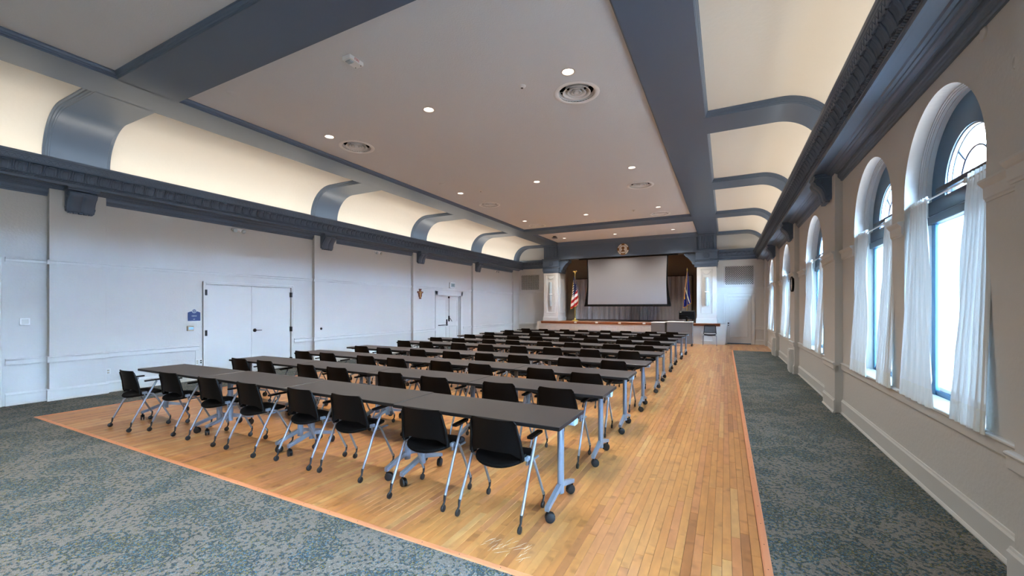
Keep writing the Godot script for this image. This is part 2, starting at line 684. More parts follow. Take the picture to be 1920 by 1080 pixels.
func cove_pts(off: float) -> Array:
	var o = [Vector2(0.12 - off, 3.85), Vector2(0.12 - off, 4.05)]
	o += arc(0.82, 4.25, 0.70 + off, 180, 90, 18)
	o.append(Vector2(1.4, 4.95 + off))
	o.append(Vector2(1.95, 4.95 + off))
	return o

func side(left: bool, p: float) -> float:
	return WALL_L + p if left else WALL_R - p

func build_ceiling():
	var ce = frame("ceiling", "coffered ceiling with blue grey beams and cream coves")
	var s = st_new()
	slab(s, WALL_L - 0.3, WALL_R + 0.5, 5.4, 5.6, BACK_D - 0.3, FAR_D + 3.2)
	put(ce, "roof_slab", s, M.sub)
	# flat panels, with holes for lamps and diffusers
	var k = 0
	for pd in [[BACK_D, -2.3], [-2.0, 2.8], [3.48, 16.5], [17.35, PRO_D + 0.1]]:
		var holes = []
		for d in LAMP_D:
			if d > pd[0] and d < pd[1]:
				for x in LAMP_X: holes.append([x, d, 0.088])
		for d in VENT_D:
			if d > pd[0] and d < pd[1]:
				for x in VENT_X: holes.append([x, d, 0.285])
		var st = st_new()
		holed(st, BEAM_L[1] - 0.06, BEAM_R[0] + 0.06, pd[0], pd[1], PANEL_Y, holes)
		put(ce, "flat_panel", st, M.ceiling)
	# long beams
	for left in [true, false]:
		var e = BEAM_L if left else [-BEAM_R[1], -BEAM_R[0]]
		var poly = []
		for v in STEPS:
			poly.append(Vector2(e[1] + v.x, SOFFIT + v.y))
		poly.append(Vector2(e[1] + 0.045, 5.2)); poly.append(Vector2(e[0] - 0.045, 5.2))
		for i in STEPS.size():
			var v = STEPS[STEPS.size() - 1 - i]
			poly.append(Vector2(e[0] - v.x, SOFFIT + v.y))
		var st = st_new()
		if left:
			extrude(st, poly, P(0, 0, BACK_D), Vector3.RIGHT, Vector3.UP, Vector3(0, 0, BACK_D - FAR_D))
		else:
			for i in poly.size(): poly[i].x = -poly[i].x
			extrude(st, poly, P(0, 0, BACK_D), Vector3.RIGHT, Vector3.UP, Vector3(0, 0, BACK_D - FAR_D))
		put(ce, "long_beam", st, M.blue)
	# cross beams
	for cb in [[-2.35, -1.95], [2.765, 3.53], [16.48, 17.42]]:
		var poly = []
		for v in STEPS: poly.append(Vector2(cb[1] + v.x, SOFFIT + v.y))
		poly.append(Vector2(cb[1] + 0.045, 5.2)); poly.append(Vector2(cb[0] - 0.045, 5.2))
		for i in STEPS.size():
			var v = STEPS[STEPS.size() - 1 - i]
			poly.append(Vector2(cb[0] - v.x, SOFFIT + v.y))
		var st = st_new()
		extrude(st, poly, Vector3(BEAM_L[1] - 0.03, 0, 0), Vector3(0, 0, -1), Vector3.UP, Vector3(BEAM_R[0] - BEAM_L[1] + 0.06, 0, 0))
		put(ce, "cross_beam", st, M.blue)
	# coves between the ribs
	var ribs = [[-2.5, -1.75]] + PIL + [[20.86, FAR_D + 0.05]]
	for left in [true, false]:
		for i in ribs.size():
			var d0 = ribs[i - 1][1] - 0.08 if i > 0 else BACK_D
			var d1 = ribs[i][0] + 0.08
			var g = []
			var pts = cove_pts(0.09)
			for d in [d0, d1]:
				var row = []
				for p in pts: row.append(P(side(left, p.x), p.y, d))
				g.append(row)
			var st = st_new()
			if left: g.reverse()
			grid(st, g, 4)
			put(ce, "cove_panel", st, M.cove)
			# rib
			var c0 = ribs[i][0]; var c1 = ribs[i][1]
			var cross = [[c0 - 0.075, 0.095], [c0 - 0.072, 0.07], [c0 - 0.052, 0.058], [c0 - 0.048, 0.036], [c0 - 0.026, 0.03], [c0 - 0.02, 0.012], [c0 - 0.004, 0.008], [c0, 0.0]]
			for q in range(7, -1, -1):
				cross.append([c1 + (c0 - cross[q][0]), cross[q][1]])
			st = st_new()
			for q in cross.size() - 1:
				var gg = []
				for e in [cross[q], cross[q + 1]]:
					var row = []
					for p in cove_pts(e[1]): row.append(P(side(left, p.x), p.y, e[0]))
					gg.append(row)
				if left: gg.reverse()
				grid(st, gg, 10 + q)
			put(ce, "rib", st, M.blue)

# ------------------------------------------------------------------ cornices
func cornice_profile() -> Array:
	return [Vector2(-0.05, 3.585), Vector2(0.022, 3.585), Vector2(0.03, 3.60), Vector2(0.03, 3.615), Vector2(0.045, 3.622), Vector2(0.052, 3.64), Vector2(0.062, 3.645), Vector2(0.065, 3.655),
		Vector2(0.065, 3.70), Vector2(0.085, 3.703), Vector2(0.09, 3.712), Vector2(0.11, 3.716), Vector2(0.13, 3.728), Vector2(0.14, 3.742), Vector2(0.165, 3.745), Vector2(0.17, 3.756), Vector2(0.20, 3.76), Vector2(0.215, 3.772),
		Vector2(0.325, 3.772), Vector2(0.33, 3.765), Vector2(0.36, 3.765), Vector2(0.362, 3.806), Vector2(0.372, 3.81), Vector2(0.372, 3.848), Vector2(0.385, 3.855), Vector2(0.392, 3.90), Vector2(0.412, 3.955), Vector2(0.444, 4.005), Vector2(0.462, 4.02),
		Vector2(0.466, 4.032), Vector2(0.470, 4.036), Vector2(0.484, 4.10), Vector2(0.490, 4.106), Vector2(0.493, 4.12), Vector2(0.503, 4.132), Vector2(0.508, 4.168), Vector2(0.44, 4.168), Vector2(0.43, 4.11), Vector2(-0.05, 4.10)]

# a carved leaf that hangs over the hollow of the cornice; out is away from the wall, w across
func leaf_mesh() -> ArrayMesh:
	var st = st_new()
	var spine = [Vector2(0.394, 3.858), Vector2(0.402, 3.90), Vector2(0.420, 3.95), Vector2(0.448, 3.992), Vector2(0.470, 4.006), Vector2(0.482, 3.996), Vector2(0.484, 3.978)]
	var half = [0.062, 0.074, 0.074, 0.068, 0.058, 0.042, 0.02]
	for pass_ in 2:
		var g = []
		for i in spine.size():
			var row = []
			for j in 13:
				var u = -1.0 + j / 6.0
				var lobes = 1.0 - 0.10 * absf(sin(u * PI * 3.0)) * (0.5 if i < 2 else 1.0)
				var rise = 0.012 * (1.0 - u * u) + 0.009 * cos(u * PI * 5.0) * (1.0 if i < 5 else 0.3)
				row.append(Vector3(u * half[i] * lobes, spine[i].y - rise * 0.35 - (0.012 * u * u if i > 3 else 0.0), spine[i].x + rise - (0.014 if pass_ else 0.0)))
			g.append(row)
		if pass_: g.reverse()
		grid(st, g, 5)
	# small dart between two leaves
	tube(st, [Vector3(0.085, 3.86, 0.397), Vector3(0.085, 3.92, 0.410), Vector3(0.085, 3.985, 0.447), Vector3(0.085, 4.008, 0.462)], [0.005, 0.012, 0.011, 0.007], 6)
	st.generate_normals()
	return st.commit()

func corbel(parent):
	var c = node(parent, "corbel")
	var side_ = [Vector2(0.06, 3.40), Vector2(0.13, 3.345), Vector2(0.165, 3.35), Vector2(0.185, 3.375), Vector2(0.19, 3.42), Vector2(0.205, 3.48), Vector2(0.235, 3.54), Vector2(0.275, 3.585), Vector2(0.305, 3.61), Vector2(0.32, 3.65), Vector2(0.312, 3.69), Vector2(0.28, 3.712), Vector2(0.06, 3.712)]
	var st = st_new()
	extrude(st, side_, Vector3(-0.185, 0, 0), Vector3(0, 0, 1), Vector3.UP, Vector3(0.37, 0, 0))
	put(c, "scroll", st, M.blue)
	st = st_new()
	for s in [-1, 1]:                  # the two swelling lobes of the front
		var g = []
		for i in side_.size() - 3:
			var row = []
			for j in 9:
				var u = -1.0 + j / 4.0
				var n = Vector2(0.8, -0.6)
				var bulge = 0.028 * sqrt(maxf(0.0, 1.0 - u * u)) + 0.004 * cos(u * PI * 4.0)
				row.append(Vector3(s * 0.09 + u * 0.085, side_[i + 1].y + n.y * bulge * 0.6, side_[i + 1].x + n.x * bulge))
			g.append(row)
		grid(st, g, 6)
		tube(st, [Vector3(s * 0.09 - 0.085, 3.668, 0.318), Vector3(s * 0.09, 3.652, 0.336), Vector3(s * 0.09 + 0.085, 3.668, 0.318)], 0.018, 8)
	put(c, "leaf_lobe", st, M.blue)
	st = st_new()
	for s in [-1, 1]:                  # volutes on the flanks
		for v in [[0.25, 3.655, 0.05], [0.155, 3.42, 0.036]]:
			var pts = []
			for i in 26:
				var a = i * 0.55
				var r = v[2] * (1.0 - i / 30.0)
				pts.append(Vector3(s * 0.188, v[1] + r * sin(a), v[0] + r * cos(a)))
			tube(st, pts, 0.008, 6)
		tube(st, [Vector3(s * 0.188, 3.60, 0.235), Vector3(s * 0.188, 3.52, 0.19), Vector3(s * 0.188, 3.45, 0.165)], 0.009, 6)
	put(c, "volute", st, M.blue)
	st = st_new()
	box(st, Vector3(-0.205, 3.712, 0.05), Vector3(0.205, 3.74, 0.325), 0.006)
	box(st, Vector3(-0.215, 3.74, 0.05), Vector3(0.215, 3.772, 0.34), 0.006)
	put(c, "abacus", st, M.blue)
	st = st_new()
	for k in 5:
		box(st, Vector3(-0.165 + k * 0.068, 3.322, 0.12), Vector3(-0.107 + k * 0.068, 3.352, 0.185), 0.008)
	put(c, "reed", st, M.blue)
	return c

func build_cornices():
	var leaf = leaf_mesh()
	for left in [true, false]:
		var tr = frame("trim_1" if left else "trim_2", "blue grey cornice with carved leaves, " + ("left wall" if left else "window wall"))
		var face = WALL_L if left else WALL_R
		var sgn = 1.0 if left else -1.0
		var st = st_new()
		extrude(st, cornice_profile(), P(face, 0, BACK_D), Vector3(sgn, 0, 0), Vector3.UP, Vector3(0, 0, BACK_D - FAR_D))
		put(tr, "crown", st, M.blue)
		var turn = PI / 2 if left else -PI / 2
		var proto_m = leaf
		var d = 1.52
		while d < FAR_D - 0.55:
			var o = put(tr, "leaf", proto_m, M.blue)
			o.position = P(face, 0, d)
			o.rotation.y = turn
			d += 0.170
		# zigzag carving above and rope moulding below, too fine to pick apart
		st = st_new()
		d = 1.45
		while d < FAR_D - 0.52:
			for z in 2:
				var a = P(face + sgn * (0.472 if z == 0 else 0.484), 4.042 if z == 0 else 4.096, d)
				var b = P(face + sgn * (0.484 if z == 0 else 0.472), 4.096 if z == 0 else 4.042, d + 0.04)
				tube(st, [a, b], 0.0045, 4, false)
				d += 0.04
		stuff(put(tr, "zigzag", st, M.blue))
		st = st_new()
		d = 1.45
		while d < FAR_D - 0.4:
			tube(st, [P(face + sgn * 0.374, 3.813, d), P(face + sgn * 0.386, 3.829, d + 0.022), P(face + sgn * 0.378, 3.846, d + 0.044)], [0.006, 0.011, 0.006], 5, false)
			d += 0.036
		stuff(put(tr, "rope", st, M.blue))
		for p in PIL + [[-2.5, -1.75]]:
			var c = corbel(tr)
			c.position = P(face, 0, (p[0] + p[1]) / 2)
			c.rotation.y = turn
		# light strips in the trough behind the crown, one in each bay
		var bays = [[-2.1, 3.14], [3.15, 8.40], [8.41, 12.65], [12.66, 16.80], [16.81, 21.0]]
		for b in bays:
			var lt = thing("cove_light_strip", "warm light strip hidden in the cornice trough", "light", Vector3.ZERO, 0.0, "cove light strips")
			st = st_new()
			slab(st, face + sgn * 0.28, face + sgn * 0.32, 4.105, 4.12, b[0], b[1])
			put(lt, "strip", st, M.led)
			var al = AreaLight3D.new()
			al.name = "cove_light"
			al.area_size = Vector2(0.04, b[1] - b[0])
			al.light_color = Color(1.0, 0.975, 0.935)
			al.light_energy = COVE_E * (b[1] - b[0]) / 4.0
			al.area_normalize_energy = true
			al.shadow_enabled = true
			al.position = P(face + sgn * 0.30, 4.125, (b[0] + b[1]) / 2)
			al.rotation.x = PI / 2
			al.set("area_range", 20.0)
			lt.add_child(al)

# ------------------------------------------------------------------ walls
const CHAIR_RAIL := [Vector2(0, 0.668), Vector2(0.012, 0.668), Vector2(0.016, 0.68), Vector2(0.022, 0.682), Vector2(0.022, 0.752), Vector2(0.03, 0.756), Vector2(0.036, 0.768), Vector2(0.032, 0.776), Vector2(0.018, 0.782), Vector2(0, 0.785)]
const PIC_RAIL := [Vector2(0, 2.385), Vector2(0.008, 2.385), Vector2(0.012, 2.40), Vector2(0.02, 2.403), Vector2(0.022, 2.44), Vector2(0.032, 2.448), Vector2(0.036, 2.465), Vector2(0, 2.468)]
const PIC_RAIL_R := [Vector2(0, 2.36), Vector2(0.008, 2.36), Vector2(0.012, 2.375), Vector2(0.02, 2.382), Vector2(0.022, 2.455), Vector2(0.032, 2.465), Vector2(0.05, 2.49), Vector2(0.05, 2.505), Vector2(0, 2.51)]
const BASE := [Vector2(0, 0), Vector2(0.032, 0), Vector2(0.032, 0.012), Vector2(0.022, 0.03), Vector2(0.018, 0.032), Vector2(0.018, 0.165), Vector2(0.022, 0.168), Vector2(0.022, 0.186), Vector2(0.012, 0.2), Vector2(0.008, 0.214), Vector2(0, 0.216)]

# a moulding along a side wall: proud of the face by p, from d0 to d1
func run(st, prof, left, p, d0, d1):
	var face = side(left, p)
	extrude(st, prof, P(face, 0, d0), Vector3(1 if left else -1, 0, 0), Vector3.UP, Vector3(0, 0, d0 - d1))

func runs(st, prof, left, spans):
	for s in spans:
		for q in cut(s[0], s[1]):
			run(st, prof, left, q[2], q[0], q[1])

# splits a span at the pilasters
func cut(a, b) -> Array:
	var o = []
	var at = a
	for p in [[-2.5, -1.75]] + PIL:
		if p[1] < a or p[0] > b: continue
		if p[0] > at: o.append([at, p[0], 0.0])
		o.append([maxf(at, p[0]) - 0.03, minf(p[1], b) + 0.03, 0.10])
		at = p[1]
	if at < b: o.append([at, b, 0.0])
	return o

func pilasters(w, left):
	for p in [[-2.5, -1.75]] + PIL:
		var st = st_new()
		slab(st, side(left, -0.02), side(left, 0.10), 0.0, 3.78, p[0], p[1], 0.004)
		put(w, "pilaster", st, M.wall)
	var st2 = st_new()
	slab(st2, side(left, -0.02), side(left, 0.10), 0.0, 3.78, 20.62, FAR_D + 0.02, 0.004)
	put(w, "pilaster", st2, M.wall)

func build_left_wall():
	var w = frame("wall_left")
	var st = st_new()
	var at = BACK_D - 0.3
	for h in [[0.95, 2.2, 2.36], [5.27, 7.37, 2.17], [13.9, 15.55, 2.15]]:     # door openings
		slab(st, WALL_L - 0.3, WALL_L, -0.3, 5.5, at, h[0])
		slab(st, WALL_L - 0.3, WALL_L, h[2], 5.5, h[0], h[1])
		slab(st, WALL_L - 0.3, WALL_L - 0.28, -0.1, h[2], h[0], h[1])
		at = h[1]
	slab(st, WALL_L - 0.3, WALL_L, -0.3, 5.5, at, FAR_D + 0.3)
	put(w, "plaster", st, M.wall)
	pilasters(w, true)
	st = st_new()
	runs(st, CHAIR_RAIL, true, [[BACK_D, 0.85], [2.29, 5.13], [7.46, 13.72], [15.75, FAR_D]])
	put(w, "chair_rail", st, M.trim)
	st = st_new()
	runs(st, PIC_RAIL, true, [[BACK_D, 0.85], [2.29, FAR_D]])
	put(w, "picture_rail", st, M.trim)
	var b = frame("baseboard_left")
	st = st_new()
	runs(st, BASE, true, [[BACK_D, 0.85], [2.29, 5.2], [7.46, 13.72], [15.75, FAR_D]])
	put(b, "moulding", st, M.trim)
	# wainscot stile beside the double door
	st = st_new()
	slab(st, WALL_L, WALL_L + 0.012, 0.21, 0.67, 5.06, 5.2, 0.003)
	put(w, "stile", st, M.trim)

# arched opening: da..db, spring line, sill
const WINS := [[-1.25, 0.22, 2.73], [0.55, 2.02, 2.73], [4.07, 5.55, 2.73], [5.90, 7.38, 2.73], [9.49, 11.34, 2.58], [13.79, 15.64, 2.58], [18.13, 19.97, 2.58]]
const SILL := 0.785

func build_right_wall():
	var w = frame("wall_right")
	var st = st_new()
	var o = P(WALL_R, 0, 0)
	var push = Vector3(0.45, 0, 0)
	var rect = func(a, b, y0, y1):
		extrude(st, [Vector2(a, y0), Vector2(b, y0), Vector2(b, y1), Vector2(a, y1)], o, Vector3(0, 0, -1), Vector3.UP, push)
	var at = BACK_D - 0.3
	for q in WINS:
		rect.call(at, q[0], -0.3, 5.5)
		rect.call(q[0], q[1], -0.3, SILL)
		var r = (q[1] - q[0]) / 2
		var poly = [Vector2(q[1], 5.5), Vector2(q[0], 5.5)]
		var a = arc((q[0] + q[1]) / 2, q[2], r, 180, 0, 40)
		poly += a
		extrude(st, poly, o, Vector3(0, 0, -1), Vector3.UP, push, true)
		at = q[1]
	rect.call(at, FAR_D + 0.3, -0.3, 5.5)
	put(w, "plaster", st, M.wall)
	pilasters(w, false)
	st = st_new()
	runs(st, CHAIR_RAIL, false, [[BACK_D, FAR_D]])
	put(w, "chair_rail", st, M.trim)
	st = st_new()
	var spans = []
	var s0 = BACK_D
	for q in WINS:
		spans.append([s0, q[0] - 0.012])
		s0 = q[1] + 0.012
	spans.append([s0, FAR_D])
	runs(st, PIC_RAIL_R, false, spans)
	put(w, "picture_rail", st, M.trim)
	var b = frame("baseboard_right")
	st = st_new()
	runs(st, BASE, false, [[BACK_D, FAR_D]])
	put(b, "moulding", st, M.trim)
	# box covers on the lower pilasters
	st = st_new()
	for d in [[12.36, 12.72], [16.52, 16.86]]:
		slab(st, side(false, 0.09), side(false, 0.185), 0.012, 0.60, d[0], d[1], 0.01)
		slab(st, side(false, 0.18), side(false, 0.20), 0.06, 0.56, d[0] + 0.03, d[1] - 0.03, 0.006)
	put(w, "pipe_cover", st, M.trim)
	# wall behind the camera
	var bk = frame("wall_back")
	st = st_new()
	slab(st, WALL_L - 0.3, WALL_R + 0.45, -0.3, 5.5, BACK_D - 0.3, BACK_D)
	put(bk, "plaster", st, M.wall)

func build_far_end():
	var w = frame("wall_far")
	var st = st_new()
	slab(st, WALL_L - 0.3, BEAM_L[0] + 0.3, -0.3, 5.5, FAR_D, FAR_D + 0.25)
	slab(st, BEAM_R[1] - 0.3, 0.065, -0.3, 5.5, FAR_D, FAR_D + 0.25)
	slab(st, 1.03, WALL_R + 0.45, -0.3, 5.5, FAR_D, FAR_D + 0.25)
	slab(st, 0.065, 1.03, 2.13, 5.5, FAR_D, FAR_D + 0.25)
	slab(st, 0.0, 1.1, -0.3, 2.3, FAR_D + 0.2, FAR_D + 0.3)
	put(w, "plaster", st, M.wall)
	var rail = func(s, prof, x0, x1):
		extrude(s, prof, P(x0, 0, FAR_D), Vector3(0, 0, 1), Vector3.UP, Vector3(x1 - x0, 0, 0))
	st = st_new()
	for x in [[WALL_L, BEAM_L[0]], [BEAM_R[1], -0.07], [1.17, WALL_R]]:
		rail.call(st, CHAIR_RAIL, x[0], x[1])
		rail.call(st, BASE, x[0], x[1])
	put(w, "chair_rail", st, M.trim)
	st = st_new()
	var hi = []
	for v in PIC_RAIL: hi.append(Vector2(v.x, v.y + 0.09))
	rail.call(st, hi, WALL_L, BEAM_L[0]); rail.call(st, hi, BEAM_R[1], WALL_R)
	put(w, "picture_rail", st, M.trim)
	# blue cornice over the side sections, with its own row of leaves
	for x in [[WALL_L, BEAM_L[0]], [BEAM_R[1], WALL_R]]:
		var tr = frame("trim_3" if x[0] < -5 else "trim_4")
		st = st_new()
		var prof = []
		for v in cornice_profile(): prof.append(Vector2(v.x * 0.42, 3.80 + (v.y - 3.585) * 0.79))
		rail.call(st, prof, x[0], x[1])
		put(tr, "crown", st, M.blue)
		var lm = leaf_mesh()
		var n = int((x[1] - x[0]) / 0.19)
		for k in n:
			var l = put(tr, "leaf", lm, M.blue)
			l.position = P(x[0] + 0.1 + k * 0.19, 0.955, FAR_D + 0.215)
			l.scale = Vector3(1.1, 0.79, 1.0)
	# proscenium: two pillars, the header, the capital blocks
	var p = frame("wall_stage", "proscenium with white pillars and blue grey header")
	for x in [[-8.65, -7.84], [-1.15, -0.35]]:
		var inner = 1.0 if x[0] < -5 else -1.0
		st = st_new()
		slab(st, x[0], x[1], STAGE_Y, 3.50, PRO_D, 21.75, 0.006)
		put(p, "pillar", st, M.trim)
		st = st_new()
		slab(st, x[0] - 0.035, x[1] + 0.035, STAGE_Y, STAGE_Y + 0.19, PRO_D - 0.035, 21.78, 0.008)
		slab(st, x[0] - 0.02, x[1] + 0.02, STAGE_Y + 0.19, STAGE_Y + 0.225, PRO_D - 0.02, 21.77, 0.008)
		put(p, "pillar_base", st, M.trim)
		st = st_new()
		var fx0 = x[0] + 0.15; var fx1 = x[1] - 0.15
		frame_bars(st, P(0, 0, PRO_D), Vector3.RIGHT, Vector3.UP, Vector3(0, 0, 1), fx0, fx1, 1.36, 3.38, 0.03, 0.018)
		frame_bars(st, P(0, 0, PRO_D), Vector3.RIGHT, Vector3.UP, Vector3(0, 0, 1), fx0 + 0.05, fx1 - 0.05, 1.41, 3.33, 0.012, 0.010)
		# the side of the pillar towards the stage opening
		var sx = x[1] if inner > 0 else x[0]
		frame_bars(st, Vector3(sx, 0, 0), Vector3(0, 0, -1), Vector3.UP, Vector3(inner, 0, 0), PRO_D + 0.25, 21.5, 1.36, 3.38, 0.03, 0.018)
		put(p, "panel_moulding", st, M.trim)
		st = st_new()
		var cx = (x[0] + x[1]) / 2
		var pts = []
		for i in 13:
			var u = -1.0 + i / 6.0
			pts.append(P(cx + u * 0.16, 3.14 + 0.13 * u * u, PRO_D - 0.012))
		tube(st, pts, [0.008, 0.010, 0.013, 0.015, 0.017, 0.018, 0.019, 0.018, 0.017, 0.015, 0.013, 0.010, 0.008], 6)
		for s in [-1, 1]:
			for k in 4:
				box(st, P(cx + s * 0.16 - 0.018, 3.23 - k * 0.055, PRO_D + 0.002), P(cx + s * 0.16 + 0.018, 3.265 - k * 0.055, PRO_D - 0.018), 0.008)
		put(p, "garland", st, M.trim)
		st = st_new()
		slab(st, x[0], x[1], 3.46, 5.1, PRO_D, 21.75, 0.006)
		for y in [[3.47, 3.52, 0.02], [3.52, 3.56, 0.035], [3.56, 3.60, 0.045], [3.60, 3.74, 0.05], [3.74, 3.78, 0.085], [3.80, 4.13, 0.045], [4.13, 4.17, 0.07], [4.17, 4.22, 0.085]]:
			slab(st, x[0] - y[2], x[1] + y[2], y[0], y[1], PRO_D - y[2], 21.7, 0.006)
		put(p, "capital", st, M.blue)
		st = st_new()
		for r in [0.13, 0.085, 0.04]:
			lathe(st, [Vector2(r, 0), Vector2(r, 0.016), Vector2(r - 0.02, 0.02), Vector2(r - 0.03, 0.006), Vector2(0.0, 0.006)], 24, Transform3D(Basis(Vector3.RIGHT, PI / 2), P(cx, 3.965, PRO_D - 0.043)))
		put(p, "rosette", st, M.blue)
		st = st_new()
		frame_bars(st, P(0, 0, PRO_D), Vector3.RIGHT, Vector3.UP, Vector3(0, 0, 1), x[0] + 0.1, x[1] - 0.1, 4.27, 4.90, 0.03, 0.02)
		for k in 7:
			var rx = x[0] + 0.165 + k * 0.08
			tube(st, [P(rx, 4.31, PRO_D - 0.006), P(rx, 4.86, PRO_D - 0.006)], 0.017, 8)
			box(st, P(rx - 0.025, 4.56, PRO_D), P(rx + 0.025, 4.61, PRO_D - 0.028), 0.008)
		put(p, "fluting", st, M.blue)
		# scroll bracket under the header, at the opening side
		st = st_new()
		var e = x[1] if inner > 0 else x[0]
		var sc = [Vector2(0, 3.50), Vector2(0.12, 3.50), Vector2(0.10, 3.56), Vector2(0.17, 3.62), Vector2(0.20, 3.70), Vector2(0.26, 3.78), Vector2(0.34, 3.86), Vector2(0.40, 3.94), Vector2(0.50, 4.0), Vector2(0.54, 4.08), Vector2(0.52, 4.16), Vector2(0, 4.16)]
		extrude(st, sc, P(e, 0, PRO_D + 0.12), Vector3(inner, 0, 0), Vector3.UP, Vector3(0, 0, -0.5))
		for v in [[0.42, 4.07, 0.075], [0.16, 3.66, 0.05]]:
			var sp = []
			for i in 24:
				var a = i * 0.6
				sp.append(P(e + inner * (v[0] + v[2] * (1.0 - i / 28.0) * cos(a)), v[1] + v[2] * (1.0 - i / 28.0) * sin(a), PRO_D + 0.118))
			tube(st, sp, 0.014, 6)
		put(p, "bracket", st, M.blue)
	st = st_new()
	slab(st, -7.9, -1.1, 4.16, 5.2, PRO_D, PRO_D + 0.5, 0.01)
	put(p, "header", st, M.blue_flat)
	st = st_new()
	var hp = []
	for v in STEPS: hp.append(Vector2(0.045 - v.x * -0.6, SOFFIT - 0.02 + v.y))
	hp.append(Vector2(-0.05, SOFFIT + 0.1)); hp.append(Vector2(-0.05, SOFFIT - 0.1)); hp.append(Vector2(0.012, SOFFIT - 0.1)); hp.append(Vector2(0.02, SOFFIT - 0.06))
	extrude(st, hp, P(BEAM_L[1] + 0.01, 0, PRO_D), Vector3(0, 0, 1), Vector3.UP, Vector3(BEAM_R[0] - BEAM_L[1] - 0.02, 0, 0))
	put(p, "header_moulding", st, M.blue)
	# walls behind the opening
	var bs = frame("wall_backstage")
	st = st_new()
	slab(st, -9.2, 0.2, -0.3, 5.5, 24.0, 24.2)
	slab(st, -9.2, -8.5, -0.3, 5.5, 21.55, 24.0)
	slab(st, -0.5, 0.2, -0.3, 5.5, 21.55, 24.0)
	slab(st, -8.6, -0.4, 4.9, 5.1, PRO_D + 0.4, 24.0)
	put(bs, "plaster", st, M.stage_wall)
	# stage
	var sg = frame("stage", "low stage with a wooden edge and white panelled front")
	st = st_new()
	slab(st, -9.0, -0.0, 0.0, STAGE_Y - 0.02, PRO_D - 0.12, 24.0)
	put(sg, "stage_front", st, M.trim)
	var x = -8.6
	st = st_new()
	slab(st, -8.6, -0.4, STAGE_Y - 0.02, STAGE_Y, PRO_D - 0.1, 24.0)
	put(sg, "deck", st, M.deck)
	st = st_new()
	var ep = [Vector2(-0.2, STAGE_Y + 0.001), Vector2(0.13, STAGE_Y + 0.001), Vector2(0.14, STAGE_Y - 0.01), Vector2(0.14, STAGE_Y - 0.03), Vector2(0.11, STAGE_Y - 0.045), Vector2(0.105, STAGE_Y - 0.075), Vector2(0.08, STAGE_Y - 0.10), Vector2(0.05, STAGE_Y - 0.12), Vector2(-0.2, STAGE_Y - 0.12)]
	extrude(st, ep, P(-8.72, 0, PRO_D - 0.12), Vector3(0, 0, 1), Vector3.UP, Vector3(8.52, 0, 0))
	put(sg, "edge_moulding", st, M.stage_wood)
	for k in 9:
		var x0 = -8.44 + k * 0.80
		if k == 8: x0 = -0.99
		st = st_new()
		frame_bars(st, P(0, 0, PRO_D - 0.12), Vector3.RIGHT, Vector3.UP, Vector3(0, 0, 1), x0, x0 + 0.50, 0.14, 0.62 if k == 8 else 0.70, 0.03, 0.016)
		put(sg, "front_panel", st, M.trim)

# four mitred bars: a raised frame on a face (a, b) that looks towards n
func frame_bars(st, o, a, b, n, a0, a1, b0, b1, wide, proud):
	var f = func(x, y, z): return o + a * x + b * y + n * z
	var outer = [[a0, b0], [a1, b0], [a1, b1], [a0, b1]]
	var inr = [[a0 + wide, b0 + wide], [a1 - wide, b0 + wide], [a1 - wide, b1 - wide], [a0 + wide, b1 - wide]]
	var mo = wide * 0.3
	var m1 = [[a0 + mo, b0 + mo], [a1 - mo, b0 + mo], [a1 - mo, b1 - mo], [a0 + mo, b1 - mo]]
	for i in 4:
		var j = (i + 1) % 4
		var q0 = outer[i]; var q1 = outer[j]; var r0 = m1[i]; var r1 = m1[j]; var s0 = inr[i]; var s1 = inr[j]
		var deep = f.call((q0[0] + s1[0]) / 2, (q0[1] + s1[1]) / 2, -proud)
		oquad(st, deep, f.call(q0[0], q0[1], 0), f.call(q1[0], q1[1], 0), f.call(r1[0], r1[1], proud), f.call(r0[0], r0[1], proud))
		oquad(st, deep, f.call(r0[0], r0[1], proud), f.call(r1[0], r1[1], proud), f.call(s1[0], s1[1], proud * 0.35), f.call(s0[0], s0[1], proud * 0.35))
		oquad(st, deep, f.call(s0[0], s0[1], proud * 0.35), f.call(s1[0], s1[1], proud * 0.35), f.call(s1[0], s1[1], 0), f.call(s0[0], s0[1], 0))

# ------------------------------------------------------------------ windows
# a flat arch-shaped ring in the window plane (d, y): outer and inner half width, spring, sill, pushed along +x
func arch_ring(st, x, dm, spring, y0, ro, ri, thick, yi := -1.0):
	var n = 32
	var fo = func(i, r, yb): 
		if i == 0: return Vector2(dm - r, yb)
		if i == n + 2: return Vector2(dm + r, yb)
		var a = PI - PI * (i - 1) / n
		return Vector2(dm + r * cos(a), spring + r * sin(a))
	var yb2 = y0 if yi < 0 else yi
	for i in n + 2:
		var a = fo.call(i, ro, y0); var b = fo.call(i + 1, ro, y0); var c = fo.call(i + 1, ri, yb2); var d = fo.call(i, ri, yb2)
		var v = func(p, xx): return P(xx, p.y, p.x)
		var mid = P(x + thick / 2, (a.y + b.y + c.y + d.y) / 4, (a.x + b.x + c.x + d.x) / 4)
		oquad(st, mid, v.call(a, x), v.call(b, x), v.call(c, x), v.call(d, x))
		oquad(st, mid, v.call(a, x + thick), v.call(b, x + thick), v.call(c, x + thick), v.call(d, x + thick))
		st.set_smooth_group(8)
		oquad(st, mid, v.call(d, x), v.call(c, x), v.call(c, x + thick), v.call(d, x + thick))
		st.set_smooth_group(9)
		oquad(st, mid, v.call(a, x), v.call(b, x), v.call(b, x + thick), v.call(a, x + thick))
		st.set_smooth_group(-1)

